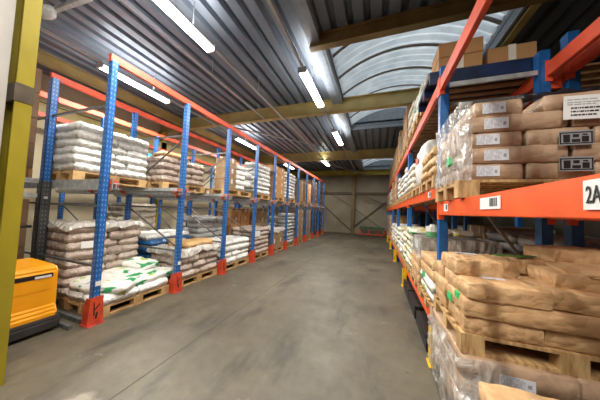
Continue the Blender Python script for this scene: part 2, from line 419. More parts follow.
lamp(-5.3, 3.35, 'tube lamp behind the first left rack upright, near the left beams', 230)
lamp(-5.3, 7.8, 'tube lamp above the middle of the left rack, past the first beam', 220)
lamp(-5.3, 12.5, 'far tube lamp above the end of the left rack', 150)
lamp(-1.44, .4, 'tube lamp over the camera end of the middle trunking', 70)
lamp(-1.44, -2.6, 'tube lamp over the near entrance end of the hall', 50)
lamp(.3, -.9, 'tube lamp behind the near right rack bay', 150)
conduit(.3, -4, .6, 4.41, 'short cable trunking over the near right end of the hall')

# wind-bracing rods under the roof
for a, b, lb in (((-5.2, 6.2, 4.5), (-2.3, 9.4, 4.5), 'diagonal pale bracing rod between ceiling beams above the left rack'),
                 ((-3.4, 11.6, 4.45), (-.9, 16.5, 4.45), 'far diagonal bracing rod near the back wall')):
    tag(MB().tube(a, b, .03).build('bracing_rod', M['conduit'], smooth=True), lb, 'rod')
# ceiling hanger frame upper left
tag(MB().bar((-3.5, 1.56, 4.2), (-5.2, 1.46, 4.2), .05, .05).bar((-3.5, 1.56, 4.2), (-3.5, 1.56, ZC), .05, .05).bar((-5.1, 1.47, 4.2), (-5.1, 1.47, ZC), .05, .05).build('ceiling_hanger', M['galv']),
    'grey steel hanger frame dropping from the ceiling at upper left', 'hanger')

# ------------------------------------------------------------------ sack meshes
def sack_mesh(name, seed, a, b, m, nx=18, ny=12, wr=.05, crisp=False):
    me_v = []; f = []
    rr = random.Random(seed); off = Vector((rr.uniform(-50, 50), rr.uniform(-50, 50), rr.uniform(-50, 50)))
    def t(u): return max(0., 1-abs(u)**a)**(1/b)
    def par(i, n): 
        q = -1+2*i/n
        if crisp: return math.copysign(1-(1-abs(q))**1.9, q)
        return math.sin(q*math.pi/2)*.35+q*.65
    idx = {}
    for side in (1, -1):
        for i in range(nx+1):
            for j in range(ny+1):
                edge = i in (0, nx) or j in (0, ny)
                if edge and side == -1: idx[(side, i, j)] = idx[(1, i, j)]; continue
                u, v = par(i, nx), par(j, ny)
                rc = .25 if crisp else 1
                px = u*(1-.05*rc*abs(v)**5); py = v*(1-.07*rc*abs(u)**5)
                z = t(u)*t(v)*side
                p = Vector((px*2.2, py*1.5, z*.5))+off
                n1 = noise.noise(p*1.3); n2 = noise.noise(p*3.4); n3 = noise.noise(Vector((p.x*9, p.y*2.2, p.z)))
                z += wr*(1.6*n1+1.1*n2)*(abs(z)+.15)
                ew = abs(u)**6
                z += wr*1.6*n3*ew
                px += wr*.35*n2; py += wr*.5*n1
                if crisp:            # tucked block ends and a soft belly
                    z *= 1+.10*(1-u*u)*(1-v*v); px += .012*math.copysign(1, u)*abs(u)**8*n3
                idx[(side, i, j)] = len(me_v); me_v.append((px*.5, py*.5, z*.5))
    for side in (1, -1):
        for i in range(nx):
            for j in range(ny):
                q = [idx[(side, i, j)], idx[(side, i+1, j)], idx[(side, i+1, j+1)], idx[(side, i, j+1)]]
                if side == -1: q.reverse()
                f.append(tuple(q))
    me = bpy.data.meshes.new(name); me.from_pydata(me_v, [], f)
    for p in me.polygons: p.use_smooth = True
    me.materials.append(m); return me
SM = {}
def sack_set(key, m, a, b, wr, n=3, nx=14, ny=10):
    SM[key] = [sack_mesh('sack', hash_(key)+i, a, b, m, nx, ny, wr, key.startswith('kraft')) for i in range(n)]
def hash_(s): return sum(ord(c)*(i+3) for i, c in enumerate(s))
for key, m in (('white', 'white'), ('cream', 'cream'), ('grey', 'grey'), ('brown', 'brown_film'), ('tan', 'tan'), ('blue', 'bluesack'),
               ('cyan', 'cyan'), ('printed', 'printed'), ('printed_yellow', 'printed_yellow')):
    sack_set(key, M[m], 14, 7, .11, 4, 18, 12)
sack_set('kraft', M['paper'], 26, 9, .075, 5, 34, 24)
sack_set('kraftflat', M['paper_dark'], 26, 9, .05, 4, 26, 18)

# ------------------------------------------------------------------ pallets
PM = {}
def pallet_parts(L, S, m, along='x'):
    # wooden pallet, long side L, short side S: returns (deck boards, blocks, bottom boards)
    def T(mb): return mb
    def bx(mb, l0, l1, s0, s1, z0, z1):
        if along == 'x': mb.box(l0, l1, s0, s1, z0, z1)
        else: mb.box(s0, s1, l0, l1, z0, z1)
    top = MB(); run = []
    for i in range(5):
        c = -S/2+.05+(S-.1)*i/4; w = .05 if i % 2 == 0 else .04
        bx(top, -L/2, L/2, c-w, c+w, .122, .144)
    for l in (-L/2+.0725, 0, L/2-.0725): bx(top, l-.0725, l+.0725, -S/2, S/2, .1, .122)
    for s_ in (-S/2+.05, 0, S/2-.05):
        r = MB(); bx(r, -L/2, L/2, s_-.05, s_+.05, 0, .022)
        for l in (-L/2+.0725, 0, L/2-.0725): bx(r, l-.0725, l+.0725, s_-.05, s_+.05, .022, .1)
        run.append(r.mesh('runner', m))
    return [top.mesh('deck', m)]+run
def pallet(x0, x1, y0, y1, z0, label, m='wood', group='pallets under the stored goods'):
    L, S = x1-x0, y1-y0; along = 'x'
    if S > L: L, S = S, L; along = 'y'
    key = (round(L, 2), round(S, 2), m, along)
    if key not in PM: PM[key] = pallet_parts(L, S, M[m], along)
    t = thing('pallet', label, 'pallet', ((x0+x1)/2, (y0+y1)/2, z0), 0, group)
    for nm, me in zip(('deck_boards', 'runner', 'runner', 'runner'), PM[key]): link(nm, me, t)
    return z0+.146

ORD = ['top', 'second', 'third', 'fourth', 'fifth', 'sixth', 'seventh', 'eighth', 'ninth', 'tenth']
def stack(x0, x1, y0, y1, z0, n, h, kind, desc, where, aisle='L', skip_back=False, mix=None, jit=.012, cat='sack', flip=0):
    """layers of sacks: alternately two rows of two, and three side by side"""
    longy = (y1-y0) > (x1-x0)
    objs = []
    for k in range(n):
        down = n-1-k; z = z0+h*(k+.5)
        cells = []
        if (k+flip) % 2 == 0:
            for a in range(2):
                for b in range(2):
                    cells.append((a/2, (a+1)/2, b/2, (b+1)/2, ('left', 'right')[a], ('front', 'rear')[b]))
        else:
            for a in range(3): cells.append((a/3, (a+1)/3, 0, 1, ('left', 'middle', 'right')[a], ''))
        for (l0, l1, s0, s1, pn, rn) in cells:
            if skip_back and rn == 'rear': continue
            if longy: # seen from the aisle on +x: left = low y, front = high x
                ya, yb = y0+(y1-y0)*l0, y0+(y1-y0)*l1; xa, xb = x1-(x1-x0)*s1, x1-(x1-x0)*s0
            else:     # seen from -y: left = low x, front = low y
                xa, xb = x0+(x1-x0)*l0, x0+(x1-x0)*l1; ya, yb = y0+(y1-y0)*s0, y0+(y1-y0)*s1
            w, d = xb-xa, yb-ya
            kk = mix[R.randrange(len(mix))] if mix else kind
            me = R.choice(SM[kk]); o = bpy.data.objects.new('paper_sack' if kk.startswith('kraft') else 'plastic_sack', me); C.objects.link(o)
            rot = d > w
            o.scale = (max(w, d)*1.01, min(w, d)*1.03, h*1.1)
            o.rotation_euler = (R.uniform(-.012, .012), R.uniform(-.012, .012), (math.pi/2 if rot else 0)+R.choice((0, math.pi))+R.uniform(-.03, .03))
            o.location = ((xa+xb)/2+R.uniform(-jit, jit), (ya+yb)/2+R.uniform(-jit, jit), z)
            nm = (rn+' '+pn).strip()
            lay = ORD[down]+' layer' + (' down' if down else '')
            tag(o, f'{desc}, {lay}, {nm}, {where}', cat, 'sacks in the '+where)
            objs.append((o, k, l0, l1, rn, (xa, xb, ya, yb)))
    return objs

def carton_mesh(w, d, h, m, tape=True):
    return MB().box(-w/2, w/2, -d/2, d/2, 0, h).mesh('carton', m, bevel=.006)
CM = {}
def carton(x0, x1, y0, y1, z0, h, label, group, m='card', tape='x', rz=0):
    w, d = x1-x0, y1-y0; t = thing('carton', label, 'carton', ((x0+x1)/2, (y0+y1)/2, z0), rz, group)
    key = (round(w, 3), round(d, 3), round(h, 3), m, tape)
    if key not in CM:
        tp = MB(); q = .035; e = .0015
        if tape == 'x':   # tape runs over the top from the aisle face
            tp.box(-w/2-e, w/2+e, -q, q, h, h+e).box(-w/2-e*1.5, -w/2, -q, q, h*.55, h+e).box(w/2, w/2+e*1.5, -q, q, h*.55, h+e)
        else:
            tp.box(-q, q, -d/2-e, d/2+e, h, h+e).box(-q, q, -d/2-e*1.5, -d/2, h*.1, h+e).box(-q, q, d/2, d/2+e*1.5, h*.55, h+e)
        CM[key] = (carton_mesh(w-.006, d-.006, h-.002, M[m]), tp.mesh('tape', M['tape']))
    link('box_body', CM[key][0], t); link('tape', CM[key][1], t)
    return t
def cartons(x0, x1, y0, y1, z0, nx, ny, nz, h, desc, where, m='card', tape='x', front_only=False):
    for k in range(nz):
        for i in range(nx):
            for j in range(ny):
                if front_only and 0 < i < nx-1 and 0 < j < ny-1: continue
                xa = x0+(x1-x0)*i/nx; xb = x0+(x1-x0)*(i+1)/nx; ya = y0+(y1-y0)*j/ny; yb = y0+(y1-y0)*(j+1)/ny
                row = '' if nx == 1 else (('rear', 'front')[i == nx-1] if nx == 2 else ('rear', 'middle-row', 'front')[i])+' '
                pos = '' if ny == 1 else (('left', 'right')[j] if ny == 2 else ('left', 'middle', 'right')[j])
                dn = nz-1-k
                carton(xa+.002, xb-.002, ya+.002, yb-.002, z0+k*h, h-.001, f'{desc}, {ORD[dn]} layer{" down" if dn else ""}, {(row+pos).strip() or "single"}, {where}', 'cartons in the '+where, m, tape)

# stretch film: an open wrinkled sleeve around a load
def film(x0, x1, y0, y1, z0, z1, label, group=None, sides='0123', bulge=.02, name='stretch_film', m='film', nh=14, seed=1):
    mb = MB(); path = []
    def seg(a, b, n):
        for i in range(n): path.append((a[0]+(b[0]-a[0])*i/n, a[1]+(b[1]-a[1])*i/n))
    P_ = [(x0, y1), (x0, y0), (x1, y0), (x1, y1)]
    if sides == 'all': order = [P_[0], P_[1], P_[2], P_[3], P_[0]]
    else: order = sides
    for a, b in zip(order[:-1], order[1:]):
        seg(a, b, max(3, int((Vector(a)-Vector(b)).length/.05)))
    path.append(order[-1])
    cx, cy = (x0+x1)/2, (y0+y1)/2; n = len(path); off = Vector((seed*7.3, seed*3.1, 0))
    for k in range(nh+1):
        z = z0+(z1-z0)*k/nh
        for (x, y) in path:
            q = Vector((x*4.5, y*4.5, z*12))+off
            b = bulge*(.6+.9*noise.noise(q)+.5*noise.noise(q*2.7))
            dx = (x-cx)/(abs(x1-x0)/2); dy = (y-cy)/(abs(y1-y0)/2)
            mx = max(abs(dx), abs(dy)); ex = 1 if abs(dx) > .97*mx else 0; ey = 1 if abs(dy) > .97*mx else 0
            mb.v.append(Vector((x+(b if dx > 0 else -b)*ex, y+(b if dy > 0 else -b)*ey, z+(.02*noise.noise(q*1.5) if k in (0, nh) else 0))))
    for k in range(nh):
        for i in range(n-1): mb.f.append((k*n+i, k*n+i+1, (k+1)*n+i+1, (k+1)*n+i))
    o = mb.build(name, M[m], smooth=True)
    return tag(o, label, 'plastic film', group)
def drape(x0, x1, y0, y1, z, drop, label, m='sheet', seed=1, name='plastic_sheet'):
    mb = MB(); nx, ny = 22, 26; ov = .09
    for i in range(nx+1):
        for j in range(ny+1):
            x = x0-ov+(x1-x0+2*ov)*i/nx; y = y0-ov+(y1-y0+2*ov)*j/ny
            cxx, cyy = min(max(x, x0-.02), x1+.02), min(max(y, y0-.02), y1+.02)
            over = max(abs(x-cxx), abs(y-cyy)); q = Vector((x*4+seed*9, y*4, seed))
            d = over/(ov-.02)
            zz = z+.035*noise.noise(q)+.03*noise.noise(q*2.5)+.03 if d <= 0 else z+.01-drop*d*(.7+.8*noise.noise(q*1.2))
            if d > 0: x, y = cxx+(x-cxx)*.3+.02*noise.noise(q*3), cyy+(y-cyy)*.3+.02*noise.noise(q*3.3)
            mb.v.append(Vector((x, y, zz)))
    for i in range(nx):
        for j in range(ny):
            k = i*(ny+1)+j; mb.f.append((k, k+1, k+ny+2, k+ny+1))
    return tag(mb.build(name, M[m], smooth=True), label, 'plastic sheet')

# ------------------------------------------------------------------ left drive-in rack
LY = [1.87, 3.12, 4.40, 5.75, 7.0, 8.25, 9.5, 10.8, 12.1, 13.4, 14.7]
LX = [-3.5, -4.97, -6.02, -7.45]
TOP = 3.65
rack = thing('drive_in_rack', 'long blue and orange drive-in pallet rack along the left of the aisle', 'rack', (-3.5, 1.87, 0))
def up_mesh(z0, z1, w, d, m):
    # open C section: web and two lipped flanges
    mb = MB(); t = .006
    mb.box(-w/2, w/2, -d/2, -d/2+t, z0, z1).box(-w/2, w/2, d/2-t, d/2, z0, z1).box(w/2-t, w/2, -d/2, d/2, z0, z1).box(-w/2, -w/2+t, -d/2, d/2, z0, z1)
    return mb.mesh('upright', m)
um = up_mesh(0, TOP-.08, .075, .08, M['upright'])
plate = MB().box(-.08, .08, -.08, .08, 0, .012).mesh('base_plate', M['blue'])
def rel(o, parent, loc): o.parent = parent; o.location = Vector(loc)-parent.location; return o
for j, y in enumerate(LY):
    for i, x in enumerate(LX):
        if (i, j) == (1, 0):
            rel(link('upright', up_mesh(1.75, TOP-.08, .1, .09, M['upright'])), rack, (x, y, 0))
            u2 = rel(link('lower_upright', up_mesh(0, 1.9, .125, .115, M['upright_dark'])), rack, (x, y, 0)); u2['label'] = 'dark grey steel sleeve around lower upright'
            continue
        u = rel(link('upright', um), rack, (x, y, 0))
        if i == 0: link('base_plate', plate, u)
def P(mb, name, m, lab=None, **k):      # build a part of the rack given in world coordinates
    o = mb.build(name, M[m], **k); o.parent = rack; o.location = -rack.location
    if lab: o['label'] = lab
    return o
for i, x in enumerate(LX):
    for j in range(len(LY)-1):
        if i == 3 and j > 6: continue
        ya, yb = LY[j], LY[j+1]
        mb = MB().box(x-.03, x+.03, ya+(.0 if j else -.05), yb-.002, TOP-.1, TOP)
        if j == len(LY)-2: mb.box(x-.03, x+.03, yb, yb+.05, TOP-.1, TOP)
        P(mb, 'top_beam', 'top_red')
for j, y in enumerate(LY):
    # cantilevered rails running into the depth, on both sides of the frame
    for s_ in (-1, 1):
        if (j == 0 and s_ == -1): continue
        yy = y+s_*.105
        P(MB().box(-7.5, -3.42, yy-.045, yy+.045, 1.86, 1.875).box(-7.5, -3.42, yy-s_*.045-.003, yy-s_*.045+.003, 1.79, 1.93).box(-7.5, -3.42, yy-.004, yy+.004, 1.80, 1.86), 'pallet_rail', 'galv')
    for x in LX[:3]:
        for s_ in (-1, 1):
            if j == 0 and s_ == -1: continue
            yy = y+s_*.055
            pts = [(0, 1.86), (s_*.12, 1.86), (s_*.12, 1.83), (0, 1.77)]
            mb = MB().prism([(y+s_*.046+p, q) for p, q in pts], 'x', x-.03, x+.03)
            if x == LX[0]: mb.box(x+.03, x+.06, min(y+s_*.04, y+s_*.14), max(y+s_*.04, y+s_*.14), 1.85, 1.91)
            P(mb, 'rail_bracket', 'red_orange')
    # frame braces between the uprights
    if j < 8:
        for a, b, nm in ((0, 1, 0), (1, 2, 1), (2, 3, 2)):
            xa, xb = LX[a]-.04, LX[b]+.04
            for z in (.75, 1.55, 2.95):
                P(MB().bar((xa, y, z), (xb, y, z), .03, .03), 'horizontal_brace', 'brace')
            if j == 0: continue
            P(MB().bar((xa, y+.02, .8), (xb, y+.02, 1.5), .022, .022), 'diagonal_brace', 'brace')
            P(MB().bar((xa, y+.02, 2.9), (xb, y+.02, 2.0), .022, .022), 'diagonal_brace', 'brace')
P(MB().box(-4.95, -3.58, 1.80, 1.84, .0, .06).box(-4.95, -3.56, 1.66, 1.70, .0, .05), 'floor_guide', 'brace')
# rails of the nearer bay behind the column
for a_ in ((-5.04, 1.86, 1.93), (-5.04, 1.64, 1.70), (-6.06, 1.86, 1.93)): P(MB().box(a_[0], a_[0]+.08, .9, 1.80, a_[1], a_[2]), 'short_rail', 'galv')
P(MB().box(-4.905, -4.895, 1.85, 1.89, 1.62, 1.66), 'bolt', 'conduit')

CW = ['first', 'second', 'third', 'fourth', 'fifth', 'sixth', 'seventh', 'eighth', 'ninth', 'tenth', 'eleventh']
pm = MB(); pts = [(-.075, 0), (.09, 0), (.06, .42), (-.0, .42), (-.075, .30)]
# angled guard: two flared side plates and a front plate
pm.prism([(-.09, 0), (.09, 0), (.068, .36), (-.068, .36)], 'x', .05, .06)
pm.prism([(-.09, 0), (.055, 0), (.055, .35), (-.02, .35), (-.09, .2)], 'y', -.074, -.066)
pm.prism([(-.09, 0), (.055, 0), (.055, .35), (-.02, .35), (-.09, .2)], 'y', .066, .074)
pmm = pm.mesh('post_guard', M['red_orange'])
ft = MB().box(-.09, .085, -.092, .092, 0, .012).mesh('foot_plate', M['red_orange'])
for j, y in enumerate(LY):
    t = thing('post_guard', f'orange steel guard at the foot of the {CW[j]} left rack upright', 'post guard', (-3.50, y, 0), 0, 'orange guards along the left rack')
    link('guard_plate', pmm, t); link('foot_plate', ft, t)
    if j < 3:
        link('scuff_mark', MB().bar((.0615, -.03, .30), (.0615, -.02, .12), .003, .012).bar((.0615, -.015, .2), (.0615, .035, .26), .003, .014).bar((.0615, .01, .16), (.0615, .0, .08), .003, .02).mesh('scuff', M['ink']), t)
    if j < 2:
        tag(MB().box(-3.448, -3.445, y-.03, y+.03, .50, .56).build('location_label', M['label']), f'small white location label on the {CW[j]} left rack upright', 'label')

# ------------------------------------------------------------------ goods in the left rack
RL = 1.932        # top of the rails
def bay(j): return LY[j]+.085, LY[j+1]-.085
XA = (-4.36, -3.56); XB = (-5.20, -4.40); XC2 = (-6.1, -5.25)
where = lambda lev, row, j: f'{lev} {row} load, {CW[j]} left bay'
# bay 1 lower: low pallet of printed sacks in front
y0, y1 = bay(0)
z = pallet(XA[0], XA[1], y0, y1, 0, 'pale wooden floor pallet carrying the white and green sacks, first left bay')
stack(XA[0], XA[1], y0, y1, z, 1, .13, 'white', 'white sack', 'low front pallet, first left bay')
spec = [(-3.78, y0+.27, .14, .5, 'slumped white sack with green print at the left of the front low pallet'),
        (-3.78, y0+.62, .20, 1.5, 'white printed sack in the middle front of the first low pallet'),
        (-3.80, y0+.93, -.1, 1.6, 'white printed sack at the right front of the first low pallet'),
        (-4.15, y0+.28, .3, 1.7, 'rear left green printed sack on the first low pallet'),
        (-4.15, y0+.68, -.15, .35, 'lime printed sack lying across the rear of the first low pallet')]
for k, (x, y, r1, r2, lb) in enumerate(spec):
    o = link('plastic_sack', SM['printed'][k % 3], None, (x, y, z+.13+.068+(.035 if k == 4 else 0)), r2); o.scale = (.56, .36, .14); o.rotation_euler.x = r1*.25
    tag(o, lb, 'sack', 'white and green sacks on the low front pallet')
o = link('plastic_sack', SM['printed'][1], None, (-4.16, y0+.95, z+.13+.2), .2); o.scale = (.5, .36, .13); o.rotation_euler = (.1, .12, .2)
tag(o, 'topmost white and lime sack at the right rear of the first low pallet', 'sack', 'white and green sacks on the low front pallet')
# tall brown stack behind it
z = pallet(XB[0], XB[1], y0, y1, 0, 'floor pallet under the tall brown stack, first left bay', 'wood_dark')
stack(XB[0]+.02, XB[1], y0, y1, z, 8, .135, 'brown', 'shiny brown sack', where('tall', 'second-row', 0))
drape(XB[0]+.02, XB[1], y0, y1, z+8*.135, .09, 'crumpled milky plastic sheet draped over the tall brown stack in the first left bay', seed=3)
tag(MB().box(XB[1]+.02, XB[1]+.024, y0+.15, y0+.38, .86, .97).build('delivery_label', M['label']), 'white delivery label on the tall brown stack in the first left bay', 'label')
# bay 1 upper: white stack set back
z = pallet(XB[0]+.02, XB[1]+.02, y0-.02, y1+.02, RL, 'wooden pallet under the white upper stack, first left bay')
stack(XB[0]+.02, XB[1]+.04, y0-.02, y1+.02, z, 6, .128, 'white', 'white woven sack', where('upper', 'second-row', 0))
# bay 2 lower
y0, y1 = bay(1)
z = pallet(XA[0], XA[1], y0, y1, 0, 'wooden floor pallet under the wrapped brown sacks, second left bay')
stack(XA[0], XA[1], y0, y1, z, 4, .145, 'brown', 'film-covered brown sack', where('low', 'front', 1))
for k, (x, y, rz, lb) in enumerate([(-3.82, y0+.34, .2, 'left tan sack'), (-3.84, y0+.78, 1.3, 'right tan sack'), (-4.15, y0+.5, -.3, 'rear tan sack')]):
    o = link('plastic_sack', SM['tan'][k], None, (x, y, z+4*.145+.062), rz); o.scale = (.52, .34, .13)
    tag(o, lb+' lying on top of the brown front load, second left bay', 'sack', 'tan sacks on the second low load')
drape(XA[0], XA[1]+.01, y0, y1, z+4*.145-.005, .12, 'milky plastic sheet hanging over the brown front load in the second left bay', seed=5)
z = pallet(XB[0], XB[1], y0, y1, 0, 'floor pallet under the blue sacks, second left bay', 'wood_dark')
stack(XB[0], XB[1], y0, y1, z, 5, .14, 'blue', 'blue plastic sack', where('low', 'second-row', 1))
stack(XB[0], XB[1]-.05, y0, y1, z+.7, 1, .12, 'white', 'white sack above the blue sacks', where('low', 'second-row', 1))
y1 = 3.98
z = pallet(XC2[0], XC2[1], y0-.0, y1, 0, 'floor pallet under the pale third-row stack, second left bay', 'wood_dark')
stack(XC2[0], XC2[1], y0, y1, z, 10, .145, 'cream', 'pale crumpled sack', where('tall', 'third-row', 1))
y0, y1 = bay(1)
# bay 2 upper
z = pallet(XB[0]+.3, XB[1]+.3, y0-.02, y1+.02, RL, 'wooden pallet under the brown upper stack, second left bay')
stack(XB[0]+.3, XB[1]+.28, y0, y1, z, 4, .135, 'brown', 'pale brown sack', where('upper', 'second-row', 1))
o = link('plastic_sack', SM['tan'][1], None, (-4.36, y0+.35, z+4*.135+.06), 1.4); o.scale = (.6, .42, .12); tag(o, 'tan sack lying on the brown upper stack, second left bay', 'sack')
o = link('plastic_sack', SM['cyan'][1], None, (-5.5, y0+.25, z+4*.135+.12), .4); o.scale = (.7, .45, .2); tag(o, 'bright blue bag resting behind the brown upper stack, second left bay', 'bag')
z3 = pallet(XC2[0], XC2[1]-.05, y0-.02, y1+.02, RL, 'wooden pallet behind the brown upper stack, second left bay', 'wood_dark')
stack(XC2[0], XC2[1]-.05, y0, y1, z3, 4, .15, 'cyan', 'bright blue sack', where('upper', 'third-row', 1), skip_back=True)
# bay 3 lower
y0, y1 = bay(2)
z = pallet(XA[0], XA[1], y0, y1, 0, 'wooden floor pallet under the white sacks, third left bay')
stack(XA[0], XA[1], y0, y1, z, 4, .15, 'white', 'white plastic sack', where('low', 'front', 2))
z = pallet(XB[0], XB[1], y0, y1, 0, 'floor pallet behind the white sacks, third left bay', 'wood_dark')
stack(XB[0], XB[1], y0, y1, z, 8, .145, 'grey', 'grey plastic sack', where('tall', 'second-row', 2), skip_back=True)
# bay 3 upper
z = pallet(XA[0]-.05, XA[1]-.04, y0-.02, y1+.02, RL, 'wooden pallet under the mixed upper load, third left bay')
cartons(XA[1]-.44, XA[1]-.04, y0+.06, y0+.42, z, 1, 1, 3, .27, 'tan wrapped carton', where('upper', 'front', 2), 'card_wrap')
stack(XA[0]-.02, XA[1]-.04, y0+.44, y1+.02, z, 5, .14, 'white', 'white plastic sack', where('upper', 'front', 2), skip_back=True)
# bay 4
y0, y1 = bay(3)
z = pallet(XA[0], XA[1], y0, y1, 0, 'wooden floor pallet under the brown sacks, fourth left bay')
stack(XA[0], XA[1], y0, y1, z, 6, .14, 'brown', 'shiny brown sack', where('low', 'front', 3))
o = MB().box(XA[1]+.012, XA[1]+.016, y0+.05, y0+.4, .72, .9).build('delivery_label', M['label']); tag(o, 'large white label on the brown front load in the fourth left bay', 'label')
z = pallet(XB[0], XB[1], y0, y1, 0, 'floor pallet under the tall cartons, fourth left bay', 'wood_dark')
cartons(XB[0], XB[1], y0, y1, z, 2, 2, 5, .29, 'brown carton', where('tall', 'second-row', 3))
z = pallet(XA[0]-.05, XA[1]-.05, y0-.02, y1+.02, RL, 'wooden pallet under the white upper stack, fourth left bay')
stack(XA[0]-.05, XA[1]-.05, y0, y1, z, 7, .14, 'white', 'white plastic sack', where('upper', 'front', 3), skip_back=True)
# bay 5: low cartons in film, tall cartons behind
y0, y1 = bay(4)
z = pallet(XA[0], XA[1], y0, y1, 0, 'wooden floor pallet under the strapped cartons, fifth left bay')
cartons(XA[0], XA[1], y0, y1, z, 2, 2, 2, .36, 'brown carton', where('low', 'front', 4), 'card_wrap')
drape(XA[0], XA[1], y0, y1, z+.73, .16, 'torn milky film sagging over the low cartons in the fifth left bay', seed=8)
z = pallet(XB[0], XB[1], y0, y1, 0, 'floor pallet behind the strapped cartons, fifth left bay', 'wood_dark')
cartons(XB[0], XB[1], y0, y1, z, 2, 2, 4, .37, 'tall-stack carton', where('tall', 'second-row', 4), 'card_wrap')
z = pallet(XA[0]-.05, XA[1]-.05, y0-.02, y1+.02, RL, 'wooden pallet under the tan upper cartons, fifth left bay')
cartons(XA[0]-.05, XA[1]-.05, y0, y1, z, 2, 2, 4, .29, 'tan carton', where('upper', 'front', 4))
# bay 6
y0, y1 = bay(5)
z = pallet(XA[0], XA[1], y0, y1, 0, 'wooden floor pallet under grey sacks, sixth left bay')
stack(XA[0], XA[1], y0, y1, z, 9, .145, 'grey', 'grey plastic sack', where('tall', 'front', 5), skip_back=True)
z = pallet(XA[0]-.05, XA[1]-.05, y0-.02, y1+.02, RL, 'wooden pallet under the white upper stack, sixth left bay')
stack(XA[0]-.05, XA[1]-.05, y0, y1, z, 8, .14, 'white', 'white plastic sack', where('upper', 'front', 5), skip_back=True)
# bays 7..10
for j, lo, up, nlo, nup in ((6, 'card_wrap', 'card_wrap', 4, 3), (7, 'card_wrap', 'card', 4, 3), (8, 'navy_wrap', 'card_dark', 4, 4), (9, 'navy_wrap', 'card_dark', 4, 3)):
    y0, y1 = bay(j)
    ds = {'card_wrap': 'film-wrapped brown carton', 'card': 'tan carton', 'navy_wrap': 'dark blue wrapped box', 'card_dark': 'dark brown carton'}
    z = pallet(XA[0], XA[1], y0, y1, 0, f'wooden floor pallet in the {CW[j]} left bay')
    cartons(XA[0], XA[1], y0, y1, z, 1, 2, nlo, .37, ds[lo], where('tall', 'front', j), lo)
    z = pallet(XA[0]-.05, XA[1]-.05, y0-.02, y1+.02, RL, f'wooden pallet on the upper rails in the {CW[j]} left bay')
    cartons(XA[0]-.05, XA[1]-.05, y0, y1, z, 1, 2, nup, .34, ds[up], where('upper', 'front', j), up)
# dark cartons behind the yellow column
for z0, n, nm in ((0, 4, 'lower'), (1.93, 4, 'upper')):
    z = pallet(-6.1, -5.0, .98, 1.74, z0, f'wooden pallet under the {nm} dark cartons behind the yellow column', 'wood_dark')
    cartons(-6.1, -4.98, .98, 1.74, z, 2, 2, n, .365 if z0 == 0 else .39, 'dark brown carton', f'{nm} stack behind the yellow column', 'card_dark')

# ------------------------------------------------------------------ amber pallet truck
tr = thing('pallet_truck', 'amber electric pallet truck with charcoal skirt parked between the yellow column and the left rack', 'pallet truck', (-4.05, 1.36, 0))
def rbox(mb_pts, axis, a0, a1, name, m, bev): return MB().prism(mb_pts, axis, a0, a1).build(name, m, tr, bevel=bev)
# body outline in X-Z (face leans back, skirt flares towards the aisle)
MB().prism([(-.40, .16), (.30, .16), (.30, .24), (.26, .30), (.25, .73), (.21, .79), (-.40, .81)], 'y', -.36, .27).build('body', M['truck'], tr, bevel=.022)
MB().prism([(-.42, .03), (.33, .03), (.33, .14), (.31, .20), (-.42, .20)], 'y', -.38, .29).build('skirt', M['charcoal'], tr, bevel=.02)
MB().box(.236, .262, -.30, .22, .65, .705).build('grab_slot', M['black'], tr, bevel=.008)
MB().box(.25, .268, .06, .20, .658, .685).build('maker_plate', M['label'], tr, bevel=.003)
MB().box(.248, .258, -.28, .22, .36, .37).build('painted_gap_line', mat('gap_shade_amber', (120, 70, 10), .6), tr)  # thin strip whose dark amber paints the shade in a body gap
MB().box(.244, .259, -.30, .22, .50, .66).build('raised_cover', M['truck'], tr, bevel=.007)
MB().tube((.25, -.34, .20), (.25, -.34, .34), .02).build('side_light', M['charcoal'], tr)
MB().tube((-.1, 0, .85), (-.22, 0, 1.25), .022).tube((-.22, -.16, 1.25), (-.22, .16, 1.25), .02).build('tiller', M['black'], tr, smooth=True)
for yy in (-.25, .15):
    MB().tube((-.25, yy-.03, .08), (-.25, yy+.03, .08), .078, 20).build('wheel', M['black'], tr)
    MB().box(-.92, -.40, yy-.08, yy+.08, .05, .11).build('fork', M['charcoal'], tr, bevel=.01)
tag(MB().prism([(-.14, -.05), (.02, -.08), (.13, -.02), (.12, .06), (.0, .10), (-.12, .05)], 'z', 0, .12).build('plastic_bag', M['grey'], bevel=.03, smooth=True), 'crumpled pale bag stuck beside the top of the yellow column', 'bag').location = (-4.1, 1.4, 3.98)

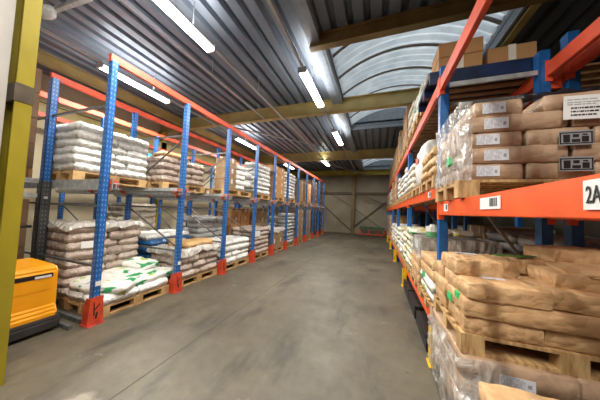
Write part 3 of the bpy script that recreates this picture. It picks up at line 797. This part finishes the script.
# ------------------------------------------------------------------ right racks
RY = [.14, 2.9, 5.6, 8.3, 11.0, 13.7, 16.4]
def right_rack(xf, depth, label, near_z, beams, name='pallet_rack', deck_top=True, top_h=3.2, z_up=3.35):
    t = thing(name, label, 'rack', (xf, RY[0], 0))
    def W(mb, nm, m, lab=None, **k):
        o = mb.build(nm, M[m], **k); o.parent = t; o.location = -t.location
        if lab: o['label'] = lab
        return o
    ume = up_mesh(0, z_up, .085, .10, M['blue'])
    for y in RY:
        for x in (xf+.05, xf+depth-.05):
            u = rel(link('upright', ume), t, (x, y, 0)); link('base_plate', plate, u)
        for z in (.3, 1.0, 2.2, 2.9): W(MB().bar((xf+.1, y, z), (xf+depth-.1, y, z), .03), 'horizontal_brace', 'brace')
        W(MB().bar((xf+.1, y, .3), (xf+depth-.1, y, 1.0), .025), 'diagonal_brace', 'brace')
        W(MB().bar((xf+.1, y, 2.2), (xf+depth-.1, y, 1.0), .025), 'diagonal_brace', 'brace')
        W(MB().bar((xf+.1, y, 2.2), (xf+depth-.1, y, 2.9), .025), 'diagonal_brace', 'brace')
    for i in range(len(RY)-1):
        ya, yb = RY[i]+.046, RY[i+1]-.046
        for (z0, z1) in (near_z if i == 0 else beams):
            for x in (xf, xf+depth):
                s_ = 1 if x == xf else -1
                # box beam with a step for the shelf, and end connectors
                mb = MB().box(min(x, x+s_*.045), max(x, x+s_*.045), ya, yb, z0, z1)
                b = W(mb, 'beam', 'orange' if z0 < 2.5 else 'top_red', bevel=.004)
                for yy, q in ((ya, 1), (yb, -1)):
                    cn = MB().box(min(x-s_*.006, x+s_*.05), max(x-s_*.006, x+s_*.05), min(yy-q*.045, yy+q*.012), max(yy-q*.045, yy+q*.012), z0-.05, z1+.03)
                    c_ = cn.build('end_connector', M['orange' if z0 < 2.5 else 'top_red'], b)
        if deck_top and i > 0:
            mb = MB(); yy = ya+.05
            while yy < yb-.1: mb.box(xf+.05, xf+depth-.05, yy, yy+.09, 3.2, 3.22); yy += .16
            W(mb, 'slatted_deck', 'wood_dark')
    for y in RY[1:6]:
        for x in (xf+depth,):
            W(MB().box(x+.001, x+.1, y-.015, y+.015, 2.95, 3.05), 'row_spacer', 'top_red')
    return t
XF = .66
near = [(1.61, 1.755), (3.06, 3.2)]; far = [(.27, .40), (1.81, 1.945), (3.06, 3.2)]
rr = right_rack(XF, .98, 'blue and orange pallet rack at the right of the aisle, nearest row', near, far)
rr2 = right_rack(XF+1.1, .98, 'second blue and orange rack standing behind the right aisle rack', near, far, z_up=3.5)

tie = MB().box(XF+.1, XF+.88, 2.86, 2.885, 3.10, 3.15).build('frame_tie', M['galv'], rr); tie.location = -rr.location
# yellow post guards
gm = MB().box(-.012, .0, -.06, .06, 0, .38).box(-.012, .075, -.062, -.05, 0, .38).box(-.012, .075, .05, .062, 0, .38).mesh('guard', M['safety'])
gf = MB().box(-.03, .08, -.08, .08, 0, .012).mesh('foot_plate', M['safety'])
for j, y in enumerate(RY[1:6]):
    t = thing('post_guard', f'yellow steel guard at the foot of the {CW[j]} visible right rack upright', 'post guard', (XF-.08, y-.12, 0), 0, 'yellow guards along the right rack')
    link('guard_plate', gm, t); link('foot_plate', gf, t)

# text and marks
def text_mesh(s, size, m, name='lettering', squeeze=1):
    cu = bpy.data.curves.new('t', 'FONT'); cu.body = s; cu.size = size; cu.extrude = .0008; cu.resolution_u = 3; cu.offset = size*.006
    o = bpy.data.objects.new('t', cu); C.objects.link(o); bpy.context.view_layer.update()
    me = bpy.data.meshes.new_from_object(o.evaluated_get(bpy.context.evaluated_depsgraph_get()))
    bpy.data.objects.remove(o); me.name = name; me.materials.clear(); me.materials.append(m)
    for v in me.vertices: v.co.x *= squeeze
    return me
# placard: reads along -y, facing -x
pl = thing('bay_placard', 'white bay placard with large black 2A on the near orange beam', 'sign', (XF-.005, 1.0, 1.64))
MB().box(-.002, 0, -.155, .006, 0, .098).build('plate', M['label'], pl)
tx = link('lettering', text_mesh('2A', .080, M['ink'], squeeze=.58), pl); tx.rotation_euler = (math.pi/2, 0, -math.pi/2); tx.location = (-.004, -.006, .022); tx['label'] = 'black characters 2A'
# barcode label (the square code beside the bars is left blank)
def code_label(y, z, w, h, label, bars=True):
    t = thing('barcode_label', label, 'label', (XF-.002 if z < 1.8 else XF-.002, y, z))
    MB().box(-.0045, -.001, -w/2, w/2, 0, h).build('paper', M['label'], t)
    if bars:
        mb = MB(); rb = random.Random(int(y*100)); yy = .0
        while yy < w*.36:
            q = rb.choice((.003, .004, .006)); mb.box(-.0058, -.004, -w*.02-yy-q, -w*.02-yy, h*.22, h*.88); yy += q+rb.choice((.0045, .006, .008))
        mb.build('barcode', M['ink'], t)
    return t
code_label(1.66, 1.655, .25, .075, 'wide white barcode label on the near orange beam')
code_label(2.56, 1.65, .13, .075, 'small white barcode label at the far end of the near orange beam')
code_label(3.3, 1.84, .16, .08, 'white barcode label on the next orange beam, just past the blue upright')

# --- near bay, upper load: flat kraft sacks with white labels
WU = 'upper near right load'
ux0, ux1, uy0, uy1 = .615, 1.82, 2.08, 2.80
z = pallet(ux0, ux1, uy0, uy1, 1.757, 'wooden pallet on the near orange beam under the labelled brown sacks')
def sack_label_mesh():
    return MB().box(-.5, .5, -.0015, 0, -.5, .5).mesh('label', mat_label)
def mk_label():
    k = NT('printed_sack_label'); v = k.coord('Object', (1, 1, 1)); sx = k.n('ShaderNodeSeparateXYZ'); k.l(v, sx.inputs[0])
    def mth(op, a, b=None):
        m = k.n('ShaderNodeMath', operation=op)
        for i, q in enumerate((a, b)):
            if q is None: continue
            if isinstance(q, (int, float)): m.inputs[i].default_value = q
            else: k.l(q, m.inputs[i])
        return m.outputs[0]
    zf = mth('FRACT', mth('MULTIPLY', sx.outputs['Z'], 9)); line = mth('GREATER_THAN', zf, .55)
    nz = k.n('ShaderNodeTexNoise', i_Scale=14.0); mp = k.n('ShaderNodeMapping'); mp.inputs['Scale'].default_value = (1, 1, .2); k.l(v, mp.inputs[0]); k.l(mp.outputs[0], nz.inputs['Vector'])
    wd = mth('GREATER_THAN', nz.outputs['Fac'], .46)
    inx = mth('LESS_THAN', sx.outputs['X'], .22)
    f = mth('MULTIPLY', mth('MULTIPLY', line, wd), inx)
    dx = mth('ABSOLUTE', mth('SUBTRACT', sx.outputs['X'], .34)); dz = mth('ABSOLUTE', mth('ADD', sx.outputs['Z'], .05))
    sq = mth('MULTIPLY', mth('LESS_THAN', dx, .06), mth('LESS_THAN', dz, .16))
    f = mth('MULTIPLY', mth('MAXIMUM', f, sq), .7)
    mx = k.n('ShaderNodeMix', data_type='RGBA'); k.l(f, mx.inputs['Factor']); mx.inputs['A'].default_value = lin((214, 216, 222)); mx.inputs['B'].default_value = lin((110, 112, 120))
    k.l(mx.outputs['Result'], k.b.inputs['Base Color']); k.b.inputs['Roughness'].default_value = .5; return k.m
mat_label = mk_label(); LBL = sack_label_mesh()
n_l = 5; hh = .126
def flat_sack(x0, x1, y0, y1, z0, h, label, kind='kraftflat', v=0, lab=None, rz=0, tilt=(0, 0), group=None, grow=1.0):
    o = link('paper_sack', SM[kind][v % len(SM[kind])], None, ((x0+x1)/2, (y0+y1)/2, z0+h/2))
    w, d = x1-x0, y1-y0; rot = d > w
    o.scale = (max(w, d)*grow, min(w, d)*grow, h*1.05); o.rotation_euler = (tilt[0], tilt[1], (math.pi/2 if rot else 0)+rz)
    tag(o, label, 'sack', group)
    if lab:   # printed label on the face towards -y or on top (world-space numbers)
        for (lx, lz, lw, lh, face) in lab:
            l = link('label', LBL); l.parent = o; bpy.context.view_layer.update()
            if face == 'y':
                m = Matrix.Translation((lx, y0-.002, lz)) @ Matrix.Diagonal((lw, 1, lh, 1))
            else:
                m = Matrix.Translation((lx, lz, z0+h+.0125)) @ Matrix.Rotation(face, 4, 'Z') @ Matrix.Rotation(-math.pi/2, 4, 'X') @ Matrix.Diagonal((lw, 1, lh, 1))
            l.matrix_parent_inverse = o.matrix_world.inverted(); l.matrix_world = m
            l['label'] = 'white printed label'
    return o
GU = 'kraft sacks in the upper near right load'
for k in range(n_l):
    zz = z+k*hh; dn = n_l-1-k; lay = ORD[dn]+' layer'+(' down' if dn else '')
    if k in (0, 2, 4):
        xs = [ux0+.045, ux0+.43, ux0+.80, ux1-.0]
        for c in range(3):
            xa, xb = xs[c]+.008, xs[c+1]-.008
            if k == 4:
                if c == 0: xa += .06
                if c == 2: continue
                if c == 1: xa += .1; xb += .3
            flat_sack(xa, xb, uy0+.01, uy1, zz, hh, f'brown kraft sack, {lay}, {("left", "middle", "right")[c]}, end to the viewer, {WU}', v=k+c,
                      lab=[(ux0+.2+(.04 if k == 4 else 0), zz+hh*.52, .15, .082, 'y')] if c == 0 else None, group=GU)
    else:
        for b in range(2):
            for a in range(2):
                xa = ux0+.05+a*.64; xb = xa+.62
                if b == 0 and a == 0: lb = [(ux0+.25, zz+hh*.5, .155, .085, 'y')]
                else: lb = None
                flat_sack(xa, min(xb, ux1+.02), uy0+.0+b*.38, uy0+.375+b*.38, zz, hh, f'brown kraft sack, {lay}, {("front", "rear")[b]} {("left", "right")[a]}, lying lengthwise, {WU}', v=k+a+b, lab=lb, group=GU)
# hanging sheet label and printed marks
def on_face(o, parent):
    bpy.context.view_layer.update(); mw = o.matrix_world.copy(); o.parent = parent; o.matrix_parent_inverse = parent.matrix_world.inverted()
    for k_ in ('category', 'group'):
        if k_ in o: del o[k_]
def sack_near(p, pre='paper_sack'):
    p = Vector(p); return min((q for q in C.objects if q.parent is None and q.name.startswith(pre)), key=lambda q: (q.location-p).length)
sh = thing('document_sheet', 'large white document sheet with rows of print on the upper near right load', 'label', (1.335, uy0-.035, 2.40))
sh.rotation_euler = (0, .035, 0)
MB().box(-.1, .1, -.001, .0, -.085, .085).build('paper', M['label'], sh)
mb = MB(); rb = random.Random(5)
for r_, z_ in enumerate((.055, .035, .02)):
    x = -.08
    while x < .07: w = rb.uniform(.01, .04); mb.box(x, min(x+w, .085), -.002, -.001, z_-.003, z_+.003); x += w+.006
mb.build('grey_print', M['greyink'], sh)
mb = MB()
for r_, z_ in enumerate((-.005, -.03, -.055)):
    x = -.06
    while x < .07: w = rb.uniform(.004, .022); mb.box(x, min(x+w, .085), -.0022, -.001, z_-.006, z_+.005); x += w+.004
mb.build('black_print', M['ink'], sh)
for zz, lb in ((2.185, 'upper black-framed printed mark showing through film on the upper near right load'), (2.00, 'lower black-framed printed mark just above the orange beam on the upper near right load')):
    mk = thing('printed_mark', lb, 'printed mark', (1.30, uy0-.03, zz))
    MB().box(-.088, .088, -.001, 0, -.05, .052).build('backing', M['greyink'], mk)
    mb = MB().box(-.085, .085, -.002, -.001, .034, .042).box(-.085, .085, -.002, -.001, -.042, -.034).box(-.085, -.077, -.002, -.001, -.034, .034).box(.077, .085, -.002, -.001, -.034, .034)
    for (q1, q2, q3, q4) in ((-.066, -.03, -.03, .026), (-.022, .022, -.03, -.008), (-.016, .016, .004, .026), (.03, .066, -.03, .01), (.034, .06, .016, .026)): mb.box(q1, q2, -.002, -.001, q3, q4)
    mb.build('black_frame', M['ink'], mk)
film(ux0+.015, ux1, uy0-.008, uy1+.01, 1.90, 1.90+n_l*hh, 'clear stretch film around the aisle end of the upper near right load', 'stretch film', sides=[(ux0+.3, uy1+.01), (ux0+.015, uy1+.01), (ux0+.015, uy0-.008), (ux0+.09, uy0-.008)], bulge=.018, seed=2, nh=30)
on_face(tag(MB().prism([(2.28, 2.07), (2.36, 2.06), (2.37, 2.13), (2.30, 2.14)], 'x', ux0-.008, ux0+.02).build('printed_patch', M['greenprint']), 'green printed patch'), sack_near((ux0+.2, 2.3, 2.1)))
# dark crumpled film along the top
mb = MB(); rb = random.Random(3)
for i in range(24):
    x0 = 1.02+i*.036; 
    for s_ in (0, 1): mb.v.append(Vector((x0, uy0+.03+.02*rb.random(), 2.50+.035*rb.random()+s_*.045)))
for i in range(23): mb.f.append((2*i, 2*i+2, 2*i+3, 2*i+1))
o = tag(mb.build('film_edge', M['black'], smooth=True), 'crumpled black film edge along the top of the upper near right load', 'plastic film'); o.modifiers.new('s', 'SOLIDIFY').thickness = .008

# --- near bay, middle load (pallet on top of the floor load)
WM = 'middle near right load'
mx0, mx1, my0, my1 = .605, 1.84, 1.97, 2.79; MZ = .60
z = pallet(mx0, mx1, my0, my1, MZ, 'wooden pallet resting on the film-wrapped floor load, near right bay')
GM = 'kraft sacks in the middle near right load'
h = .125
LS = [ # x0,x1,y0,y1,z, label, variant, labels, rz, tilt
 (mx0+.03, mx0+.47, my0+.01, my0+.40, z, 'bottom layer, front left', 0, None),
 (mx0+.50, mx1-.1, my0+.02, my0+.41, z, 'bottom layer, front right', 1, None),
 (mx0+.02, mx0+.60, my0+.42, my1, z, 'bottom layer, rear left', 2, None),
 (mx0+.62, mx1, my0+.42, my1, z, 'bottom layer, rear right', 3, None),
 (mx0+.0, mx0+.60, my0+.37, my1, z+h, 'second layer up, rear left', 4, None),
 (mx0+.02, mx0+.84, my0-.01, my0+.38, z+h, 'second layer up, long, front left', 3, None),
 (mx0+.82, mx1+.02, my0-.0, my0+.39, z+h, 'second layer up, front right', 2, None),
 (mx0+.62, mx1, my0+.40, my1, z+h, 'second layer up, rear right', 1, None),
 (mx0+.03, mx0+.50, my0-.02, my0+.50, z+2*h, 'third layer up, front left, labelled', 1, [(mx0+.25, my0+.15, .15, .07, .08)]),
 (mx0+.02, mx0+.58, my0+.52, my1+.01, z+2*h, 'third layer up, rear left', 0, None),
 (mx0+.53, mx1+.0, my0-.0, my0+.42, z+2*h, 'third layer up, front right', 4, [(mx0+.80, my0+.26, .12, .07, .3)]),
 (mx0+.62, mx1, my0+.44, my1, z+2*h, 'third layer up, rear right', 3, None),
 (mx0+.02, mx0+.33, my0+.18, my0+.60, z+3*h, 'topmost, left, folded end, with pale label', 2, [(mx0+.19, my0+.50, .16, .06, 0.0)]),
 (mx0+.36, mx0+.60, my0+.52, my1+.01, z+3*h-.03, 'topmost layer, rear left', 4, None),
 (mx0+.60, mx1-.04, my0+.46, my1+.0, z+3*h, 'topmost layer, rear right, dull brown', 0, None),
 (mx0+.60, mx1+.02, my0+.10, my0+.42, z+3*h-.01, 'topmost layer, front right, flattened', 1, None),
 (mx0+.78, mx1+.06, my0+.42, my1+.02, z+4*h-.01, 'highest rear right, against the rack', 4, None),
]
for i, (a, b, c, d, zz, lb, v, lab) in enumerate(LS):
    flat_sack(a, b, c, d, zz, h, f'brown paper sack, {lb}, {WM}', 'kraft', v, lab, rz=R.uniform(-.04, .04), tilt=(R.uniform(-.02, .02), R.uniform(-.02, .02)), group=GM, grow=1.03)
o = tag(MB().prism([(0, 0), (.2, .02), (.34, .11), (.31, .14), (.12, .06), (-.02, .03)], 'z', 0, .012).build('green_strap', mat('olive_green_plastic', (80, 130, 60), .5)), 'green plastic strip lying on the brown paper sacks', 'strip'); o.location = (mx0+.42, my0+.50, z+4*h+.015)
# loose folded kraft sheet at the right
o = flat_sack(mx0+.68, mx1+.0, my0+.06, my0+.42, z+4*h-.02, .04, 'loose flattened kraft paper bag on the front right of the middle near load', 'kraft', 3, None, rz=-.2, tilt=(.05, -.04))
for (yy, zz, s_, nm) in ((my0+.30, z+h*1.3, .055, 'lower'), (my0+.12, z+h*1.9, .04, 'upper')):
    on_face(tag(MB().box(mx0+.004, mx0+.02, yy-s_, yy+s_, zz-s_*.6, zz+s_*.6).build('printed_patch', M['greenprint']), 'green printed patch'), sack_near((mx0+.3, yy, zz)))

# --- near bay, floor load in film
WF = 'floor load, near right bay'
fx0, fx1, fy0, fy1 = .60, 1.85, 1.94, 2.80
z = pallet(fx0, fx1, fy0, fy1, 0, 'bottom wooden pallet on the floor, near right bay', 'wood_dark')
stack(fx0, fx1, fy0, fy1, z, 3, .149, 'kraftflat', 'film-covered brown sack', WF)
film(fx0-.02, fx1, fy0-.015, fy1, .02, .60, 'loose shiny stretch film around the floor load, near right bay', 'stretch film', sides=[(fx1, fy1), (fx0-.02, fy1), (fx0-.02, fy0-.015), (fx0+.26, fy0-.015)], bulge=.03, seed=4, nh=26)
tag(link('delivery_label', LBL, None, (fx0+.30, fy0-.035, .51)), 'white printed label on the front of the near right floor load', 'label').scale = (.19, 1, .075)
# foreground stack right beside the camera
z = pallet(.57, 1.75, 1.0, 1.62, 0, 'wooden pallet under the foreground brown sacks, lower right', 'wood_dark')
for k in range(4):
    for c in range(2):
        flat_sack(.57+c*.60, 1.15+c*.60, 1.01, 1.61, z+k*.127, .126, f'brown paper sack, {ORD[3-k]} layer{" down" if k < 3 else ""}, {("left", "right")[c]}, foreground pallet lower right', 'kraft', k+c+1, [(.86, 1.5, .15, .08, .2)] if k == 3 and c == 0 else None, group='kraft sacks on the foreground pallet')

# --- further bays of the right rack
def rwhere(lev, p, j): return f'{lev} {p} load, {CW[j]} right bay'
def slot(i, p):   # three pallet places per bay
    a = RY[i]+.08+p*.86; return a, a+.80
PX0, PX1 = XF-.03, XF+1.0
def rload(i, p, lev, kind, n, h, desc, mix=None, m='wood'):
    y0, y1 = slot(i, p); zt = {'low': .402, 'mid': 1.947, 'top': 3.222}[lev]; pn = ('near', 'middle', 'far')[p]; nm = {'low': 'low', 'mid': 'mid-level', 'top': 'top'}[lev]
    z = pallet(PX0, PX1+.1 if False else PX1, y0, y1, zt, f'wooden pallet, {pn} place, {nm} level, {CW[i]} right bay', m)
    if kind in SM: stack(PX0, PX1, y0, y1, z, n, h, kind, desc, rwhere(nm, pn, i), mix=mix, skip_back=i > 1)
    elif kind: cartons(PX0, PX1, y0, y1, z, 2, 1 if h > .5 else 2, n, h, desc, rwhere(nm, pn, i), kind)
    return z, y0, y1
z, y0, y1 = rload(1, 0, 'low', 'printed', 2, .13, 'clear-wrapped green printed sack')
for k in range(2):
    for c in range(2):
        flat_sack(PX0+.01+c*.52, PX0+.5+c*.52, y0+.02, y1, z+.26+k*.13, .128, f'brown paper sack, {("lower", "upper")[k]}, {("aisle end", "rack end")[c]}, near low load, second right bay', 'kraft', k+c, group='paper sacks in the second right bay')
z, y0, y1 = rload(1, 1, 'low', 'kraft', 3, .13, 'brown paper sack')
cr = thing('wrapped_crate', 'grey crate wrapped in clear film on the brown sacks, second right bay', 'crate', ((PX0+PX1)/2, (y0+y1)/2+.1, z+.392))
MB().box(-.48, .46, -.40, .36, 0, .30).build('crate_body', mat('grey_crate', (128, 126, 122), .35, var=.2, bump=.3), cr, bevel=.015)
MB().box(-.484, -.48, -.2, .1, .1, .24).build('white_label', M['label'], cr)
film(PX0-.005, PX1, y0+.0, y1+.1, z+.39, z+.70, 'clear film around the grey crate in the second right bay', 'stretch film', sides='all', bulge=.012, seed=9)
cn = thing('canister', 'white plastic canister with green lower half above the grey crate', 'canister', (PX0+.28, y0+.45, z+.70))
MB().tube((0, 0, 0), (0, 0, .08), .11, 24).build('green_base', mat('green_plastic', (96, 160, 110), .4), cn, smooth=False)
MB().tube((0, 0, .08), (0, 0, .17), .108, 24).build('white_top', M['white'], cn)
MB().tube((0, 0, .17), (0, 0, .20), .05, 16).build('cap', M['label'], cn)
rload(1, 2, 'low', 'printed_yellow', 6, .13, 'white and yellow printed sack')
# mid level second bay
z, y0, y1 = rload(1, 0, 'mid', 'tan', 3, .12, 'tan sack')
z, y0, y1 = rload(1, 1, 'mid', None, 0, 0, '')
bb = thing('bulk_bag', 'bulging white wrapped bulk bag with red print on the mid level, second right bay', 'bulk bag', ((PX0+PX1)/2, (y0+y1)/2, z))
o = link('bag_body', sack_mesh('bag_body', 77, 9, 3, M['white'], 24, 20, .08), bb, (0, 0, .36)); o.scale = (.98, .80, .74)
MB().box(-.505, -.5, -.1, .12, .4, .5).build('red_print', M['red_orange'], bb)
rload(1, 2, 'mid', 'cream', 4, .13, 'pale sack')
# top level second bay: blue pallet with cartons
y0, y1 = slot(1, 0)
bp = thing('plastic_pallet', 'dark blue plastic pallet holding three cartons on top of the right rack', 'pallet', (0, 0, 0))
bp.location = ((XF+XF+1.06)/2-.05, (y0+y1)/2, 3.222)
MB().box(-.56, .53, -.4, .4, .10, .15).box(-.56, .53, -.4, -.37, 0, .1).box(-.56, .53, .37, .4, 0, .1).box(-.56, .53, -.05, .05, 0, .1).build('deck', M['bluepal'], bp)
zt = 3.222+.151
carton(.68, 1.13, y0+.03, y0+.40, zt, .185, 'lower of the two taped cartons at the left of the blue pallet', 'cartons on the blue pallet', 'card', 'y')
carton(.68, 1.14, y0+.03, y0+.40, zt+.187, .185, 'upper of the two taped cartons at the left of the blue pallet', 'cartons on the blue pallet', 'card', 'y')
carton(1.18, 1.62, y0+.03, y0+.42, zt, .20, 'single taped carton at the right of the blue pallet', 'cartons on the blue pallet', 'card', 'y')
carton(.64, .98, y0+.45, y0+.78, zt, .26, 'carton at the aisle edge behind the two stacked cartons', 'cartons on the blue pallet', 'card', 'x')
rload(1, 1, 'top', 'printed', 3, .13, 'green and white sack')
rload(1, 2, 'top', 'cream', 4, .13, 'pale crumpled sack')
# further bays
plan = {2: [('low', 'printed_yellow', 5, .13, 'white and yellow printed sack'), ('mid', 'white', 5, .13, 'white plastic sack'), ('top', 'card', 3, .3, 'brown carton')],
        3: [('low', 'white', 5, .13, 'white plastic sack'), ('mid', 'card', 3, .3, 'brown carton'), ('top', 'card', 2, .35, 'tan carton')],
        4: [('low', 'card', 3, .33, 'brown carton'), ('mid', 'cream', 5, .14, 'pale sack'), ('top', 'card_wrap', 2, .35, 'film-wrapped carton')],
        5: [('low', 'card_wrap', 3, .33, 'film-wrapped carton'), ('mid', 'card', 2, .35, 'brown carton')]}
for i, rows in plan.items():
    for (lev, kind, n, h_, d_) in rows:
        for p in range(3):
            if i >= 4 and p == 2 and lev == 'low': continue
            k2, n2 = kind, n
            if p == 1 and i in (2, 3): k2 = {'printed_yellow': 'white', 'white': 'cream', 'card': 'card_wrap'}[kind]; n2 = max(2, n-1)
            d2 = d_ if k2 == kind else {'white': 'white plastic sack', 'cream': 'pale sack', 'card_wrap': 'film-wrapped carton'}[k2]
            if k2.startswith('card') and i >= 3: 
                rload(i, p, lev, k2, n2, .55 if False else h_, d2)
            else: rload(i, p, lev, k2, n2, h_, d2)
# black plastic pallets pushed under the low beam
for k, y in enumerate((3.0, 3.85, 4.62)):
    o = MB()
    for dx in (-.5, 0, .42): o.box(dx, dx+.12, -.36, .36, 0, .14)
    o.box(-.5, .54, -.36, .36, .14, .19)
    o = o.build('plastic_pallet', M['black'], bevel=.008); o.location = (XF+.42, y+.36, 0)
    tag(o, f'black plastic pallet on the floor under the low beam, {("nearest", "middle", "farthest")[k]} of three', 'pallet')
# rear rack loads seen through the gaps
def r2(i, p, z, kind, n, h, desc, lev):
    y0, y1 = slot(i, p); x0 = XF+1.12; zz = pallet(x0, x0+.95, y0, y1, z, f'wooden pallet in the rear rack, {("near", "middle", "far")[p]} place, {lev}, {CW[i]} bay', 'wood_dark')
    if kind in SM: stack(x0, x0+.95, y0, y1, zz, n, h, kind, desc, f'{lev} {("near", "middle", "far")[p]} rear rack, {CW[i]} bay', skip_back=True)
    else: cartons(x0, x0+.95, y0, y1, zz, 1, 2, n, h, desc, f'{lev} {("near", "middle", "far")[p]} rear rack, {CW[i]} bay', kind)
r2(1, 0, .402, 'grey', 6, .14, 'grey wrapped sack', 'low'); r2(1, 1, .402, 'grey', 6, .14, 'grey wrapped sack', 'low')
r2(1, 2, .402, 'card_wrap', 3, .3, 'film-wrapped carton', 'low')
r2(0, 2, .0, 'cream', 9, .14, 'pale sack', 'floor'); r2(0, 1, .0, 'grey', 8, .14, 'grey sack', 'floor')
r2(1, 0, 1.947, 'card', 2, .3, 'brown carton', 'mid-level'); r2(1, 1, 1.947, 'card', 2, .3, 'brown carton', 'mid-level')
r2(2, 0, 1.947, 'card', 3, .3, 'brown carton', 'mid-level'); r2(2, 0, .402, 'white', 6, .14, 'white sack', 'low')

# ------------------------------------------------------------------ low barrier at the back wall
bt = thing('low_barrier', 'low green-topped barrier with orange posts along the back wall', 'barrier', (0, 16.7, 0))
MB().box(-1.2, .55, -.06, .06, .42, .6).build('green_rail', M['green'], bt, bevel=.01)
for x in (-1.1, -.5, .1, .5): MB().box(x-.04, x+.04, -.05, .05, 0, .42).build('post', M['red_orange'], bt)
MB().box(-1.3, .5, -.12, -.08, .02, .1).build('orange_rail', M['red_orange'], bt)

# ------------------------------------------------------------------ world, camera, output
w = bpy.data.worlds.new('overcast_sky'); bpy.context.scene.world = w; w.use_nodes = True
bg = w.node_tree.nodes['Background']; nt = w.node_tree      # overcast dome, brighter overhead
tc = nt.nodes.new('ShaderNodeTexCoord'); sx = nt.nodes.new('ShaderNodeSeparateXYZ'); rp = nt.nodes.new('ShaderNodeValToRGB')
nt.links.new(tc.outputs['Generated'], sx.inputs[0]); nt.links.new(sx.outputs['Z'], rp.inputs['Fac']); nt.links.new(rp.outputs['Color'], bg.inputs['Color'])
rp.color_ramp.elements[0].position = .1; rp.color_ramp.elements[0].color = (.16, .19, .22, 1); rp.color_ramp.elements[1].position = 1; rp.color_ramp.elements[1].color = (.86, .94, 1, 1)
bg.inputs['Strength'].default_value = 1.25

sl = bpy.data.lights.new('veiled_sun', 'SUN'); sl.energy = 2.6; sl.angle = math.radians(14); sl.color = (1, .97, .92)
so = bpy.data.objects.new('veiled_sun', sl); C.objects.link(so); so.rotation_euler = (math.radians(48), math.radians(12), 0); so.location = (0, 0, 12)
def camera():
    f = 217.; vp = Vector((377-300, 213.5-200, f)).normalized(); r = math.radians(2.3)
    u = Vector((math.sin(r), -math.cos(r), 0)); u.z = -(u.x*vp.x+u.y*vp.y)/vp.z; u.normalize()
    x = vp.cross(u)
    if x.x < 0: x = -x
    # rows: world axes seen from the camera (x right, y down, z forward)
    Mx = Matrix((x, vp, u))
    right = Vector((Mx[0][0], Mx[1][0], Mx[2][0])); down = Vector((Mx[0][1], Mx[1][1], Mx[2][1])); fwd = Vector((Mx[0][2], Mx[1][2], Mx[2][2]))
    cd = bpy.data.cameras.new('camera'); co = bpy.data.objects.new('camera', cd); C.objects.link(co)
    rot = Matrix((right, -down, -fwd)).transposed().to_4x4()
    co.matrix_world = Matrix.Translation((0, 0, 1.6)) @ rot
    cd.sensor_width = 36; cd.sensor_fit = 'HORIZONTAL'; cd.lens = 36*f/600; cd.clip_start = .02
    bpy.context.scene.camera = co
camera()
def prune():
    # leave out stored goods that neither the photo nor a small side step shows
    from mathutils.bvhtree import BVHTree
    sc = bpy.context.scene; bpy.context.view_layer.update()
    vs_, ps_, own = [], [], []
    for o in list(C.objects):
        if o.type != 'MESH' or o.name.startswith(('stretch_film', 'plastic_sheet')): continue
        r = o
        while r.parent: r = r.parent
        k = len(vs_); mw = o.matrix_world
        vs_ += [mw @ v.co for v in o.data.vertices]
        for p in o.data.polygons: ps_.append(tuple(k+i for i in p.vertices)); own.append(r.name)
    tree = BVHTree.FromPolygons(vs_, ps_); seen = set()
    cam = sc.camera.matrix_world; f = 217.; rot = cam.to_3x3()
    for off, st in ((Vector((0, 0, 0)), 1), (Vector((-.6, 0, .1)), 3), (Vector((.3, .2, .1)), 3), (Vector((-.3, .8, 0)), 4)):
        org = cam.translation+off
        for py in range(0, 400, st):
            for px in range(0, 600, st):
                idx = tree.ray_cast(org, rot @ Vector((px+.5-300, -(py+.5-200), -f)))[2]
                if idx is not None: seen.add(own[idx])
    for o in [o for o in C.objects if o.parent is None and o.name.startswith(('paper_sack', 'plastic_sack', 'carton', 'pallet'))]:
        if o.name not in seen and not o.name.startswith('pallet_'):
            for ch in list(o.children): bpy.data.objects.remove(ch)
            bpy.data.objects.remove(o)
prune()
vs = bpy.context.scene.view_settings
vs.view_transform = 'Standard'; vs.look = 'None'; vs.gamma = 1; vs.use_curve_mapping = False; vs.exposure = 0
